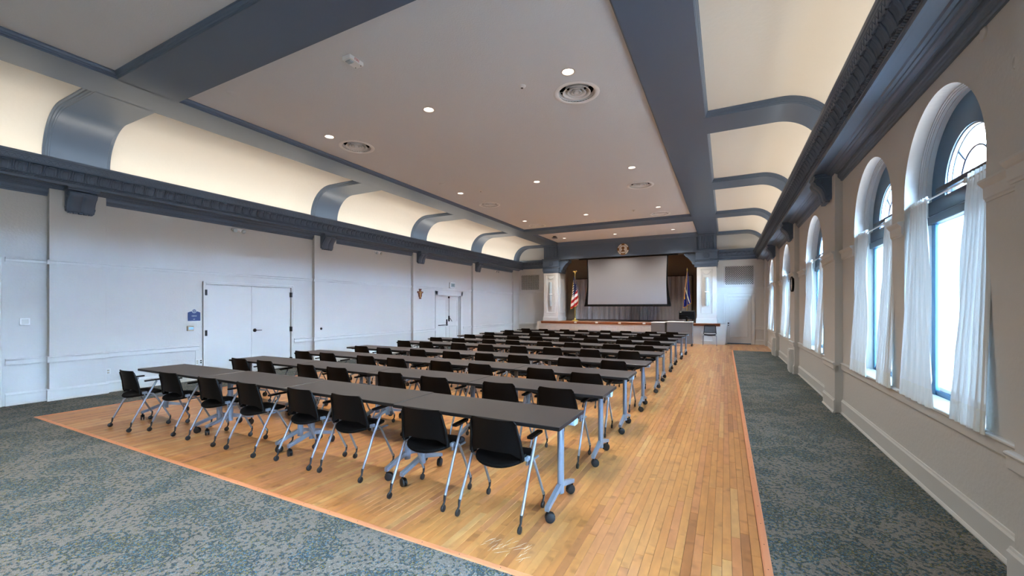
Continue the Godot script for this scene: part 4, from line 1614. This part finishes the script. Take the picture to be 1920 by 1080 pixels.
# ------------------------------------------------------------------ ceiling fittings
func build_ceiling_things():
	var col = ["left", "middle", "right"]
	var row = ["row behind the camera", "nearest row", "second row", "third row", "row nearest the stage"]
	var light_proto = null
	for j in LAMP_D.size():
		for i in 3:
			var at = P(LAMP_X[i], PANEL_Y, LAMP_D[j])
			var label = "round recessed ceiling downlight, %s one of the %s" % [col[i], row[j]]
			var l = thing("downlight", label, "light", at, 0.0, "recessed downlights")
			var st = st_new()
			lathe(st, [Vector2(0.085, 0.0), Vector2(0.086, -0.004), Vector2(0.097, -0.005), Vector2(0.1, -0.002), Vector2(0.1, 0.001)], 28)
			put(l, "trim_ring", st, M.tan)
			st = st_new()
			lathe(st, [Vector2(0.086, 0.0), Vector2(0.078, 0.06), Vector2(0.0, 0.06)], 28)
			put(l, "reflector", st, M.white)
			st = st_new()
			lathe(st, [Vector2(0.079, 0.035), Vector2(0.072, 0.024), Vector2(0.0, 0.022)], 28)
			put(l, "lamp_disc", st, M.lamp)
			var sp = SpotLight3D.new()
			sp.name = "lamp_light"
			sp.position = Vector3(0, 0.012, 0)
			sp.rotation.x = -PI / 2
			sp.spot_angle = 62.0
			sp.spot_angle_attenuation = 0.9
			sp.light_size = 0.06
			sp.light_color = Color(1.0, 0.985, 0.955)
			sp.light_energy = SPOT_E
			sp.spot_range = 30.0
			sp.spot_attenuation = 2.0
			sp.shadow_enabled = true
			l.add_child(sp)
	for j in VENT_D.size():
		for i in 2:
			var v = thing("air_diffuser", "round white ceiling air diffuser of concentric rings, %s one of the %s pair" % [["left", "right"][i], ["nearest", "middle", "farthest"][j]], "vent", P(VENT_X[i], PANEL_Y, VENT_D[j]), 0.0, "round air diffusers")
			var st = st_new()
			lathe(st, [Vector2(0.27, 0.06), Vector2(0.285, 0.0), Vector2(0.30, -0.012), Vector2(0.355, -0.010), Vector2(0.362, -0.004), Vector2(0.362, 0.0)], 48)
			put(v, "flange", st, M.white)
			st = st_new()
			lathe(st, [Vector2(0.284, 0.0), Vector2(0.284, 0.24), Vector2(0.0, 0.24)], 36)
			put(v, "duct", st, M.dark)
			for r in [[0.195, 0.218], [0.122, 0.145], [0.062, 0.083]]:
				st = st_new()
				lathe(st, [Vector2(r[0] * 0.86, 0.10), Vector2(r[0] * 0.95, 0.03), Vector2(r[0], 0.012), Vector2(r[1], -0.002), Vector2(r[1] + 0.004, 0.002), Vector2(r[0] + 0.006, 0.02), Vector2(r[0] * 0.88, 0.10)], 40)
				put(v, "cone_ring", st, M.white)
			st = st_new()
			lathe(st, [Vector2(0.0, -0.006), Vector2(0.035, -0.004), Vector2(0.04, 0.004), Vector2(0.03, 0.05), Vector2(0.0, 0.06)].slice(0, 5), 24)
			for a in 4:
				tube(st, [Vector3(0.02 * cos(a * PI / 2), 0.07, 0.02 * sin(a * PI / 2)), Vector3(0.282 * cos(a * PI / 2), 0.07, 0.282 * sin(a * PI / 2))], 0.005, 6)
			put(v, "hub", st, M.white)
	var k = 0
	for q in [[-2.79, 5.78], [-6.36, 10.40], [-2.86, 14.92], [-4.60, 15.98]]:
		var s = thing("smoke_detector", "small white domed ceiling detector, " + ["nearest, left of the near diffuser", "second, near the left beam", "third, by the far right lamps", "fourth, before the far cross beam"][k], "detector", P(q[0], PANEL_Y, q[1]), 0.0, "small ceiling detectors")
		var st = st_new()
		lathe(st, [Vector2(0.0, -0.035), Vector2(0.025, -0.033), Vector2(0.04, -0.022), Vector2(0.055, -0.012), Vector2(0.06, 0.0)], 24)
		put(s, "dome", st, M.white)
		st = st_new()
		lathe(st, [Vector2(0.0, -0.037), Vector2(0.02, -0.036), Vector2(0.02, -0.030)], 16)
		put(s, "lens", st, M.bronze)
		k += 1
	var a = thing("fire_alarm", "white fire alarm with strobe and red letters on the ceiling", "alarm", P(-4.565, PANEL_Y, 4.10), deg_to_rad(0))
	var st = st_new()
	box(st, Vector3(-0.075, -0.055, -0.12), Vector3(0.075, 0.001, 0.12), 0.006)
	put(a, "housing", st, M.white)
	st = st_new()
	box(st, Vector3(-0.05, -0.075, 0.02), Vector3(0.05, -0.05, 0.10), 0.012)
	put(a, "strobe_lens", st, M.speaker)
	st = st_new()
	for e in [-0.05, 0.05]: box(st, Vector3(e - 0.008, -0.058, -0.10), Vector3(e + 0.008, -0.053, -0.085), 0.002)
	put(a, "screw", st, M.bronze)
	var t = put(a, "lettering", text("FIRE", 0.045), M.red)
	t.position = Vector3(0.0765, -0.028, 0.0)
	t.rotation = Vector3(0, PI / 2, 0)
	k = 0
	for q in [[-6.995, 3.87], [-6.965, 9.35]]:
		var p = thing("cover_plate", "flat round cover plate flush with the ceiling, " + ["near the first cross beam", "farther along the left beam"][k], "plate", P(q[0], PANEL_Y, q[1]))
		st = st_new()
		lathe(st, [Vector2(0.0, -0.006), Vector2(0.08, -0.006), Vector2(0.09, 0.0)], 24)
		put(p, "disc", st, M.ceiling)
		k += 1
	var pr = thing("ceiling_camera", "small grey box camera hanging from the ceiling before the stage", "camera", P(-7.28, PANEL_Y, 18.7))
	st = st_new()
	box(st, Vector3(-0.07, -0.045, -0.09), Vector3(0.07, 0.001, 0.09), 0.01)
	put(pr, "mount", st, M.black_metal)
	st = st_new()
	box(st, Vector3(-0.11, -0.10, -0.09), Vector3(0.11, -0.05, 0.12), 0.012)
	put(pr, "body", st, M.silver)
	var sd = thing("sprinkler", "tiny pale sprinkler head in the ceiling panel before the stage", "sprinkler", P(-6.34, PANEL_Y, 19.5))
	st = st_new()
	lathe(st, [Vector2(0.0, -0.03), Vector2(0.03, -0.028), Vector2(0.04, 0.0)], 14)
	put(sd, "cap", st, M.white)

# ------------------------------------------------------------------ left wall
func build_left_things():
	var F = Vector3(1, 0, 0)       # out of the left wall
	var A = Vector3(0, 0, -1)      # along it, towards the stage
	var dr = frame("door_1", "wide pair of flat white doors in the left wall")
	panel_door(dr, P(WALL_L - 0.02, 0, 5.27), A, F, 2.10, 2.17, [], 0.065, 2)
	var st = st_new()
	for d in [5.27, 7.37]:
		for y in [0.22, 1.05, 1.98]:
			var h = st_new()
			tube(h, [P(WALL_L + 0.005, y - 0.06, d), P(WALL_L + 0.005, y + 0.06, d)], 0.011, 8)
			box(h, P(WALL_L - 0.02, y - 0.065, d - 0.026), P(WALL_L + 0.032, y + 0.065, d + 0.022), 0.002)
			put(dr, "hinge", h, M.black_metal)
	lathe(st, [Vector2(0.045, 0), Vector2(0.045, 0.008), Vector2(0.036, 0.016), Vector2(0.016, 0.02), Vector2(0.016, 0.055), Vector2(0, 0.058)], 20, Transform3D(Basis(Vector3.FORWARD, PI / 2).inverse() if false else Basis(Quaternion(Vector3.UP, F)), P(WALL_L - 0.02, 1.06, 6.40)))
	tube(st, [P(WALL_L + 0.03, 1.06, 6.40), P(WALL_L + 0.035, 1.06, 6.45), P(WALL_L + 0.033, 1.058, 6.55)], [0.011, 0.010, 0.008], 8)
	put(dr, "lever_handle", st, M.bronze)
	dr = frame("door_2", "narrow pair of panelled white doors at the far end of the left wall")
	panel_door(dr, P(WALL_L - 0.10, 0, 13.9), A, F, 1.65, 2.15, [[0.10, 1.02, 0.72, 2.0], [0.10, 0.2, 0.72, 0.85]], 0.0, 2)
	st = st_new()
	for q in [[13.72, 13.9, 0.0, 2.33], [15.55, 15.73, 0.0, 2.33], [13.72, 15.73, 2.15, 2.33]]:
		slab(st, WALL_L - 0.02, WALL_L + 0.03, q[2], q[3], q[0], q[1], 0.008)
	put(dr, "door_casing", st, M.trim)
	st = st_new()
	slab(st, WALL_L - 0.10, WALL_L - 0.06, 0.86, 0.93, 14.60, 14.68, 0.006)
	tube(st, [P(WALL_L - 0.07, 0.90, 14.64), P(WALL_L - 0.01, 0.90, 14.62), P(WALL_L - 0.01, 0.895, 14.02), P(WALL_L - 0.08, 0.895, 13.98)], 0.016, 8)
	slab(st, WALL_L - 0.1, WALL_L - 0.05, 0.93, 1.13, 14.61, 14.66, 0.006)
	put(dr, "panic_bar", st, M.bronze)
	st = st_new()
	slab(st, WALL_L - 0.1, WALL_L - 0.05, 2.04, 2.14, 14.76, 14.82, 0.006)
	tube(st, [P(WALL_L - 0.07, 1.15, 14.79), P(WALL_L - 0.07, 2.1, 14.79)], 0.009, 8)
	slab(st, WALL_L - 0.1, WALL_L - 0.045, 1.04, 1.28, 14.765, 14.815, 0.006)
	tube(st, [P(WALL_L - 0.05, 1.20, 14.79), P(WALL_L - 0.02, 1.12, 14.86), P(WALL_L - 0.02, 1.04, 14.93)], 0.013, 8)
	put(dr, "lift_bolt", st, M.bronze)
	dr = frame("door_4", "edge of a white door casing at the left of the picture")
	panel_door(dr, P(WALL_L - 0.02, 0, 0.95), A, F, 1.20, 2.36, [], 0.10, 1)
	# switch box, sign, thermostat, sockets
	var s = thing("switch_box", "square white box on the wall by the left edge, above the chair rail", "switch", P(WALL_L, 1.395, 2.506), PI / 2)
	st = st_new()
	box(st, Vector3(-0.06, -0.06, -0.002), Vector3(0.06, 0.06, 0.03), 0.006)
	put(s, "housing", st, M.white)
	st = st_new()
	box(st, Vector3(-0.04, -0.04, 0.028), Vector3(0.04, 0.04, 0.034), 0.004)
	put(s, "cover", st, M.white_plate)
	s = thing("room_sign", "blue plaque with round crest lettered STORAGE left of the double doors", "sign", P(WALL_L, 1.44, 5.035), PI / 2)
	st = st_new()
	var pl = [Vector2(-0.125, -0.105), Vector2(0.125, -0.105), Vector2(0.125, 0.085)]
	for i in 9:
		var u = 1.0 - i / 4.0
		pl.append(Vector2(0.118 * u, 0.088 + 0.028 * (1.0 - u * u)))
	pl.append(Vector2(-0.125, 0.085))
	var big = []
	for v in pl: big.append(v * 1.05)
	extrude(st, big, Vector3(0, 0, 0), Vector3.RIGHT, Vector3.UP, Vector3(0, 0, 0.006))
	put(s, "backing", st, M.white)
	st = st_new()
	extrude(st, pl, Vector3(0, 0, 0.004), Vector3.RIGHT, Vector3.UP, Vector3(0, 0, 0.006))
	put(s, "plate", st, M.sign_blue)
	for q in [[0.046, 0.012, M.white], [0.040, 0.014, M.sign_blue], [0.030, 0.016, M.white], [0.026, 0.018, M.sign_blue]]:
		st = st_new()
		extrude(st, ring(0, 0.118, q[0], 24), Vector3.ZERO, Vector3.RIGHT, Vector3.UP, Vector3(0, 0, q[1]))
		put(s, "crest", st, q[2])
	st = st_new()
	extrude(st, [Vector2(-0.014, 0.128), Vector2(0.0, 0.105), Vector2(0.014, 0.128), Vector2(0.0, 0.121)], Vector3.ZERO, Vector3.RIGHT, Vector3.UP, Vector3(0, 0, 0.02))
	put(s, "crest_mark", st, M.white)
	var t = put(s, "lettering", text("STORAGE", 0.024), M.white)
	t.position = Vector3(0, 0.005, 0.011)
	t = put(s, "lettering", text("001", 0.022), M.white)
	t.position = Vector3(0, -0.068, 0.011)
	s = thing("thermostat", "beige thermostat with lit screen below the blue plaque", "thermostat", P(WALL_L, 1.17, 4.955), PI / 2)
	st = st_new()
	box(st, Vector3(-0.062, -0.055, -0.002), Vector3(0.062, 0.055, 0.045), 0.006)
	put(s, "housing", st, M.beige)
	st = st_new()
	box(st, Vector3(-0.042, -0.022, 0.043), Vector3(0.05, 0.03, 0.048), 0.002)
	put(s, "display_screen", st, M.lcd)
	var k = 0
	for q in [[3.58, 0.40, 1, "lone white outlet on the wall behind the first chair"], [5.13, 0.41, 2, "double outlet plate on the stile left of the double doors"]]:
		s = thing("outlet", q[3], "outlet", P(WALL_L + (0.002 if k == 0 else 0.012), q[1], q[0]), PI / 2)
		st = st_new()
		box(st, Vector3(-0.038 * q[2], -0.058, -0.002), Vector3(0.038 * q[2], 0.058, 0.007), 0.003)
		put(s, "plate", st, M.white_plate)
		for e in q[2]:
			for y in [-0.022, 0.022]:
				st = st_new()
				box(st, Vector3(-0.016 + (e * 2 - 1) * 0.036 * (q[2] - 1), y - 0.013, 0.005), Vector3(0.016 + (e * 2 - 1) * 0.036 * (q[2] - 1), y + 0.013, 0.010), 0.003)
				put(s, "socket", st, M.beige if e == 0 else M.black)
		k += 1
	s = thing("round_button", "small black round button on the second pilaster right of the double doors", "button", P(WALL_L + 0.10, 1.02, 8.25), PI / 2)
	st = st_new()
	lathe(st, [Vector2(0.036, 0.0), Vector2(0.034, 0.01), Vector2(0.022, 0.022), Vector2(0.0, 0.024)], 18, Transform3D(Basis(Vector3.RIGHT, PI / 2), Vector3.ZERO))
	put(s, "button", st, M.bronze)
	# emergency lamps under the cornice
	k = 0
	for d in [5.97, 10.56, 18.87]:
		s = thing("emergency_light", "twin-lamp emergency light under the left cornice, " + ["nearest, above the double doors", "middle one", "farthest, near the stage"][k], "light", P(WALL_L, 3.515, d), PI / 2, "emergency lights")
		st = st_new()
		extrude(st, rounded(-0.15, -0.035, 0.15, 0.035, 0.034), Vector3.ZERO, Vector3.RIGHT, Vector3.UP, Vector3(0, 0, 0.05))
		put(s, "housing", st, M.white)
		for e in [-1, 1]:
			st = st_new()
			lathe(st, [Vector2(0.03, 0.0), Vector2(0.048, 0.03), Vector2(0.05, 0.045), Vector2(0.04, 0.052), Vector2(0.0, 0.054)], 18, Transform3D(Basis(Vector3.RIGHT, PI / 2 + 0.35), Vector3(e * 0.10, -0.012, 0.045)))
			put(s, "lamp_head", st, M.speaker)
		st = st_new()
		box(st, Vector3(0.0, -0.03, 0.049), Vector3(0.012, -0.018, 0.053), 0.001)
		put(s, "test_button", st, M.red)
		k += 1
	# exit sign
	s = thing("exit_sign", "white box exit sign above the panelled doors", "sign", P(WALL_L, 2.60, 14.85), PI / 2)
	st = st_new()
	box(st, Vector3(-0.18, -0.13, 0.0), Vector3(0.18, 0.12, 0.09), 0.01)
	put(s, "housing", st, M.white)
	st = st_new()
	box(st, Vector3(-0.14, -0.095, 0.088), Vector3(0.16, 0.095, 0.094), 0.003)
	put(s, "face_panel", st, M.speaker)
	t = put(s, "lettering", text("EXIT", 0.125, 0.004), M.green)
	t.position = Vector3(0.01, 0.0, 0.095)
	# painted wooden cross
	s = thing("wall_cross", "painted brown wooden cross on the third pilaster", "cross", P(WALL_L + 0.10, 2.16, 12.66), PI / 2)
	var half = [Vector2(0.05, -0.19), Vector2(0.05, -0.12), Vector2(0.085, -0.10), Vector2(0.10, 0.02), Vector2(0.12, 0.035), Vector2(0.165, 0.035), Vector2(0.165, 0.10), Vector2(0.07, 0.10), Vector2(0.045, 0.125), Vector2(0.045, 0.15), Vector2(0.075, 0.165), Vector2(0.075, 0.195)]
	var poly = []
	for v in half: poly.append(v)
	for i in half.size(): poly.append(Vector2(-half[half.size() - 1 - i].x, half[half.size() - 1 - i].y))
	st = st_new()
	extrude(st, poly, Vector3.ZERO, Vector3.RIGHT, Vector3.UP, Vector3(0, 0, 0.02))
	put(s, "board", st, M.wood_red)
	st = st_new()
	extrude(st, [Vector2(-0.03, -0.15), Vector2(0.03, -0.15), Vector2(0.05, -0.02), Vector2(0.05, 0.05), Vector2(0.13, 0.055), Vector2(0.13, 0.075), Vector2(0.02, 0.09), Vector2(0.02, 0.14), Vector2(-0.02, 0.14), Vector2(-0.02, 0.09), Vector2(-0.13, 0.075), Vector2(-0.13, 0.055), Vector2(-0.05, 0.05), Vector2(-0.05, -0.02)], Vector3.ZERO, Vector3.RIGHT, Vector3.UP, Vector3(0, 0, 0.024))
	put(s, "painted_figure", st, M.ochre)

# ------------------------------------------------------------------ window wall
func build_right_things():
	var s = thing("wall_clock", "round black-rimmed clock on the pilaster between third and fourth windows", "clock", P(WALL_R - 0.10, 2.22, 12.45), -PI / 2)
	var q = Transform3D(Basis(Vector3.RIGHT, PI / 2), Vector3.ZERO)
	var st = st_new()
	lathe(st, [Vector2(0.19, 0.0), Vector2(0.195, 0.03), Vector2(0.185, 0.05), Vector2(0.172, 0.045), Vector2(0.168, 0.03)], 36, q)
	put(s, "rim", st, M.black)
	st = st_new()
	lathe(st, [Vector2(0.175, 0.0), Vector2(0.172, 0.034), Vector2(0.0, 0.034)], 36, q)
	put(s, "dial", st, M.white)
	st = st_new()
	for k in 12:
		var a = TAU * k / 12
		box(st, Vector3(-0.004, 0.13, 0.034), Vector3(0.004, 0.155, 0.036), 0.0, Transform3D(Basis(Vector3(0, 0, 1), a), Vector3.ZERO))
	put(s, "hour_mark", st, M.black)
	st = st_new()
	box(st, Vector3(-0.005, -0.02, 0.037), Vector3(0.005, 0.10, 0.039), 0.0, Transform3D(Basis(Vector3(0, 0, 1), -0.9), Vector3.ZERO))
	box(st, Vector3(-0.004, -0.03, 0.039), Vector3(0.004, 0.14, 0.041), 0.0, Transform3D(Basis(Vector3(0, 0, 1), 0.5), Vector3.ZERO))
	put(s, "hand", st, M.black)
	s = thing("outlet", "beige outlet plate low on the window wall under the third window", "outlet", P(WALL_R, 0.40, 9.05), -PI / 2)
	st = st_new()
	box(st, Vector3(-0.04, -0.06, -0.002), Vector3(0.04, 0.06, 0.007), 0.003)
	put(s, "plate", st, M.beige)
	for y in [-0.022, 0.022]:
		st = st_new()
		box(st, Vector3(-0.016, y - 0.013, 0.005), Vector3(0.016, y + 0.013, 0.010), 0.003)
		put(s, "socket", st, M.white_plate)
	# two round sensor caps painted over, beside the nearest window
	var k = 0
	for v in [[3.55, 4.10], [3.16, 3.72]]:
		s = thing("round_sensor", ["painted round sensor on the wall above the nearest window", "faint round sensor to the right of the nearest window"][k], "sensor", P(WALL_R, v[0], v[1]), -PI / 2)
		st = st_new()
		lathe(st, [Vector2(0.05, 0.0), Vector2(0.045, 0.008), Vector2(0.034, 0.008), Vector2(0.03, 0.004), Vector2(0.0, 0.004)], 24, q)
		put(s, "disc", st, M.wall)
		k += 1

# ------------------------------------------------------------------ tables and chairs
# The origin of a table is the middle of its top on the floor; a chair's is the middle between its casters. Sitters look towards -z.
func make_table():
	var t = node(self, "folding_table")
	var hx = 0.817
	var st = st_new()
	box(st, Vector3(-hx + 0.002, 0.711, -0.298), Vector3(hx - 0.002, 0.737, 0.298), 0.003)
	put(t, "tabletop", st, M.table)
	st = st_new()
	var e = 0.3
	box(st, Vector3(-hx, 0.707, e - 0.004), Vector3(hx, 0.7355, e), 0.0015)
	box(st, Vector3(-hx, 0.707, -e), Vector3(hx, 0.7355, -e + 0.004), 0.0015)
	box(st, Vector3(-hx, 0.707, -e), Vector3(-hx + 0.004, 0.7355, e), 0.0015)
	box(st, Vector3(hx - 0.004, 0.707, -e), Vector3(hx, 0.7355, e), 0.0015)
	put(t, "edge_band", st, M.table_edge)
	st = st_new()
	box(st, Vector3(-0.70, 0.655, -0.03), Vector3(0.70, 0.695, 0.03), 0.004)
	put(t, "crossbar", st, M.table_edge)
	for s in [-1, 1]:
		var x = s * 0.715
		st = st_new()
		var ov = []
		for p in ring(0, 0, 1.0, 20): ov.append(Vector2(p.x * 0.027, p.y * 0.034))
		extrude(st, ov, Vector3(x, 0.115, 0), Vector3(1, 0, 0), Vector3(0, 0, -1), Vector3(0, 0.585, 0), true, 4)
		put(t, "leg", st, M.silver)
		st = st_new()
		box(st, Vector3(x - 0.035, 0.688, -0.22), Vector3(x + 0.035, 0.708, 0.22), 0.004)
		put(t, "top_bracket", st, M.table_edge)
		st = st_new()
		var foot = [Vector2(-0.30, 0.088), Vector2(-0.30, 0.122), Vector2(-0.05, 0.195), Vector2(0.05, 0.195), Vector2(0.30, 0.122), Vector2(0.30, 0.088), Vector2(0.06, 0.150), Vector2(0.0, 0.158), Vector2(-0.06, 0.150)]
		extrude(st, foot, Vector3(x - 0.017, 0, 0), Vector3(0, 0, 1), Vector3.UP, Vector3(0.034, 0, 0))
		put(t, "foot", st, M.silver)
		for z in [-1, 1]:
			var yaw = [0.35, 1.2, -0.6, 2.1][(1 if z > 0 else 0) + (2 if s > 0 else 0)]
			var c = node(t, "caster", Vector3(x, 0, z * 0.283), yaw)
			st = st_new()
			wheel(st, Vector3(-0.014, 0.038, 0.018), 0.038, 0.019)
			wheel(st, Vector3(0.014, 0.038, 0.018), 0.038, 0.019)
			put(c, "wheel", st, M.rubber)
			st = st_new()
			tube(st, [Vector3(0, 0.05, 0), Vector3(0, 0.092, 0)], 0.010, 8)
			var hood = arc(0.018, 0.038, 0.041, 10, 150, 8) + arc(0.018, 0.038, 0.034, 150, 10, 8)
			extrude(st, hood, Vector3(-0.012, 0, 0), Vector3(0, 0, 1), Vector3.UP, Vector3(0.024, 0, 0))
			put(c, "fork", st, M.black)
		st = st_new()                       # grey-blue tilt grip under the end
		var gp = rounded(-0.05, -0.055, 0.05, 0.005, 0.02)
		extrude(st, gp, Vector3(s * 0.735, 0.703, -0.13), Vector3(0, 0, 1), Vector3.UP, Vector3(s * 0.068, 0, 0))
		put(t, "tilt_grip", st, M.clip)
	return t

func seat_shell(st, hw: float, z0: float, z1: float, y: float):
	# rounded plan, dished a little, front edge rolling down at z0 (towards -z)
	var n = 36
	var out = []
	var zc = (z0 + z1) / 2
	var hz = (z1 - z0) / 2
	for i in n:
		var a = TAU * i / n
		var ca = cos(a); var sa = sin(a)
		var p = 3.2 if sa < 0 else 2.3
		out.append(Vector2(hw * signf(ca) * pow(absf(ca), 2.0 / p), hz * signf(sa) * pow(absf(sa), 2.0 / p)))
	var hgt = func(x, z): return y + 0.022 * (x / hw) * (x / hw) - 0.012 * (z / hz) * (z / hz) + (0.016 if z < 0 else -0.004) * absf(z / hz)
	var rings = []
	for r in [[0.02, -0.024], [0.80, -0.024], [0.96, -0.018], [1.0, -0.008], [0.99, 0.004], [0.94, 0.010], [0.7, 0.004], [0.35, 0.0], [0.02, 0.0]]:
		var row = []
		for i in n + 1:
			var q = out[i % n] * r[0]
			row.append(Vector3(q.x, hgt.call(q.x, q.y) + r[1], zc + q.y))
		rings.append(row)
	grid(st, rings, 5)

func make_chair():
	var c = node(self, "nesting_chair")
	var st = st_new()
	seat_shell(st, 0.222, -0.215, 0.205, 0.448)
	put(c, "seat", st, M.pad)
	# backrest: a shell with rounded top corners and side wings that reach down to the brackets
	st = st_new()
	var n = 18; var m = 12
	var front = []; var back = []
	for i in m + 1:
		var v = float(i) / m
		var rf = []; var rb = []
		for j in n + 1:
			var u = -1.0 + 2.0 * j / n
			var low = 0.525 - 0.035 * smoothstep(0.55, 0.95, absf(u))
			var top = 0.785 - 0.030 * pow(maxf(0.0, (absf(u) - 0.86) / 0.14), 2.0)
			var yy = lerpf(low, top, v)
			var hw = lerpf(0.232, 0.203, v)
			var zz = lerpf(0.155, 0.192, v) + 0.02 * pow(v, 3.0) - 0.045 * u * u
			rf.append(Vector3(u * hw, yy, zz - 0.006)); rb.append(Vector3(u * hw, yy, zz + 0.006))
		front.append(rf); back.append(rb)
	var fr = front.duplicate(); fr.reverse()
	grid(st, back.duplicate(), 3)
	grid(st, fr, 4)
	# rim
	var rim_f = []; var rim_b = []
	for j in n + 1: rim_f.append(front[m][j]); rim_b.append(back[m][j])
	for i in range(m - 1, -1, -1): rim_f.append(front[i][n]); rim_b.append(back[i][n])
	for j in range(n - 1, -1, -1): rim_f.append(front[0][j]); rim_b.append(back[0][j])
	for i in range(1, m + 1): rim_f.append(front[i][0]); rim_b.append(back[i][0])
	grid(st, [rim_f, rim_b], 6)
	for s in [-1, 1]:
		tube(st, [back[m][n if s > 0 else 0] + Vector3(-s * 0.004, -0.01, 0), back[m / 2][n if s > 0 else 0], back[0][n if s > 0 else 0]], [0.008, 0.012, 0.014], 8)
		box(st, Vector3(s * 0.212, 0.465, 0.055), Vector3(s * 0.238, 0.515, 0.125), 0.008)
	put(c, "backrest", st, M.black)
	for s in [-1, 1]:
		st = st_new()
		box(st, Vector3(s * 0.236, 0.468, 0.045), Vector3(s * 0.262, 0.500, 0.10), 0.004)
		tube(st, [Vector3(s * 0.23, 0.43, -0.16), Vector3(s * 0.235, 0.432, 0.06), Vector3(s * 0.25, 0.47, 0.075)], 0.010, 8)
		put(c, "bracket", st, M.silver)
		st = st_new()
		tube(st, [Vector3(s * 0.272, 0.108, 0.222), Vector3(s * 0.267, 0.38, 0.085), Vector3(s * 0.264, 0.63, -0.055)], 0.0118, 10)
		put(c, "leg", st, M.chrome)
		st = st_new()
		tube(st, [Vector3(s * 0.256, 0.462, 0.045), Vector3(s * 0.250, 0.466, 0.01), Vector3(s * 0.248, 0.455, -0.02), Vector3(s * 0.248, 0.425, -0.048), Vector3(s * 0.252, 0.30, -0.112), Vector3(s * 0.258, 0.108, -0.21)], 0.0112, 10)
		put(c, "leg", st, M.chrome)
		st = st_new()
		extrude(st, rounded(-0.10, -0.024, 0.105, 0.024, 0.012, 3), Vector3(s * 0.268, 0.638, -0.02), Vector3(0, 0.02, -1), Vector3(1, 0, 0), Vector3(0, 0.016, 0))
		put(c, "arm_pad", st, M.black)
		for z in [-0.215, 0.226]:
			st = st_new()
			var x = s * (0.272 if z > 0 else 0.258)
			tube(st, [Vector3(x, 0.122, z - 0.006 * signf(z)), Vector3(x, 0.098, z), Vector3(x, 0.068, z + 0.004), Vector3(x - 0.002, 0.05, z + 0.018)], [0.0125, 0.011, 0.0085, 0.009], 8)
			wheel(st, Vector3(x, 0.028, z + 0.022), 0.028, 0.021)
			put(c, "caster", st, M.rubber)
	return c

const ROW_D := [2.93, 4.165, 5.40, 6.70, 8.30, 9.66, 11.15, 12.55, 14.05, 15.45]      # near edge of each row of tables
const ROW_X := [-1.10, -1.10, -1.105, -1.09, -1.095, -1.145, -1.15, -1.18, -1.15, -1.13]   # right end
const CHAIR_X := [
	[-7.21, -6.50, -5.61, -4.82, -3.97, -3.30, -2.29, -1.585], [-7.26, -6.58, -5.58, -4.93, -3.93, -3.19, -2.30, -1.60],
	[-7.37, -6.66, -5.66, -4.92, -4.03, -3.30, -2.31, -1.62], [-7.16, -6.46, -5.58, -4.73, -4.00, -3.30, -2.33, -1.59],
	[-7.38, -6.65, -5.67, -4.92, -4.07, -3.28, -2.45, -1.68], [-7.38, -6.62, -5.63, -4.91, -4.02, -3.30, -2.35, -1.61],
	[-7.20, -6.53, -5.65, -4.91, -4.00, -3.27, -2.38, -1.67], [-7.28, -6.56, -5.58, -4.86, -4.00, -3.24, -2.35, -1.64],
	[-7.29, -6.55, -5.66, -4.91, -3.98, -3.26, -2.37, -1.65], [-7.26, -6.49, -5.59, -4.84, -3.97, -3.24, -2.35, -1.64]]
const CHAIR_IN := [[-0.30, -0.14, -0.12, -0.11, -0.07, -0.06, -0.16, -0.16], [-0.05, -0.04, -0.04, -0.01, 0.02, -0.06, -0.01, -0.03], [-0.01, -0.03, -0.05, -0.08, 0.05, 0.05, -0.03, -0.15], [-0.04, -0.08, 0.01, -0.06, 0.02, 0.06, 0.0, 0.0]]

func build_tables_and_chairs():
	var nth = ["first", "second", "third", "fourth", "fifth", "sixth", "seventh", "eighth", "ninth", "tenth"]
	var rows = ["the front row", "the second row", "the third row", "the fourth row", "the fifth row", "the sixth row", "the seventh row", "the eighth row", "the ninth row", "the last row before the stage"]
	var t0 = make_table()
	for r in 10:
		for k in 4:
			var x = ROW_X[r] - 0.817 - k * 1.641 + (rng.randf() - 0.5) * 0.004
			var d = ROW_D[r] + 0.3 + (rng.randf() - 0.5) * 0.03
			var label = "dark brown rolling table, %s from the left in %s" % [nth[3 - k], rows[r]]
			var t = t0 if r == 0 and k == 0 else copy(t0, label, P(x, 0, d))
			if t == t0:
				tag(t, label, "table")
			t.position = P(x, 0, d)
			t.rotation.y = 0.0
			t.set_meta("group", "rolling tables in ten rows")
	var c0 = make_chair()
	for r in 10:
		for k in 8:
			var inn = CHAIR_IN[r][k] if r < 4 else -0.055 + (rng.randf() - 0.5) * 0.04
			if r > 0: inn = minf(inn, -0.035)
			var d = ROW_D[r] + inn + 0.172      # the corners of the back stand that far behind the chair's middle
			var turn = (rng.randf() - 0.5) * 0.10
			if r == 0 and k == 0: turn = 0.0
			var label = "black nesting chair on casters, %s from the left at %s of tables" % [nth[k], rows[r]]
			if r == 9: label = "black nesting chair on casters, %s from the left at the table row nearest the stage" % nth[k]
			var c = c0 if r == 0 and k == 0 else copy(c0, label, Vector3.ZERO)
			if c == c0:
				tag(c, label, "chair")
			c.position = P(CHAIR_X[r][k], 0, d)
			c.rotation.y = turn
			c.set_meta("group", "nesting chairs at the rows of tables")
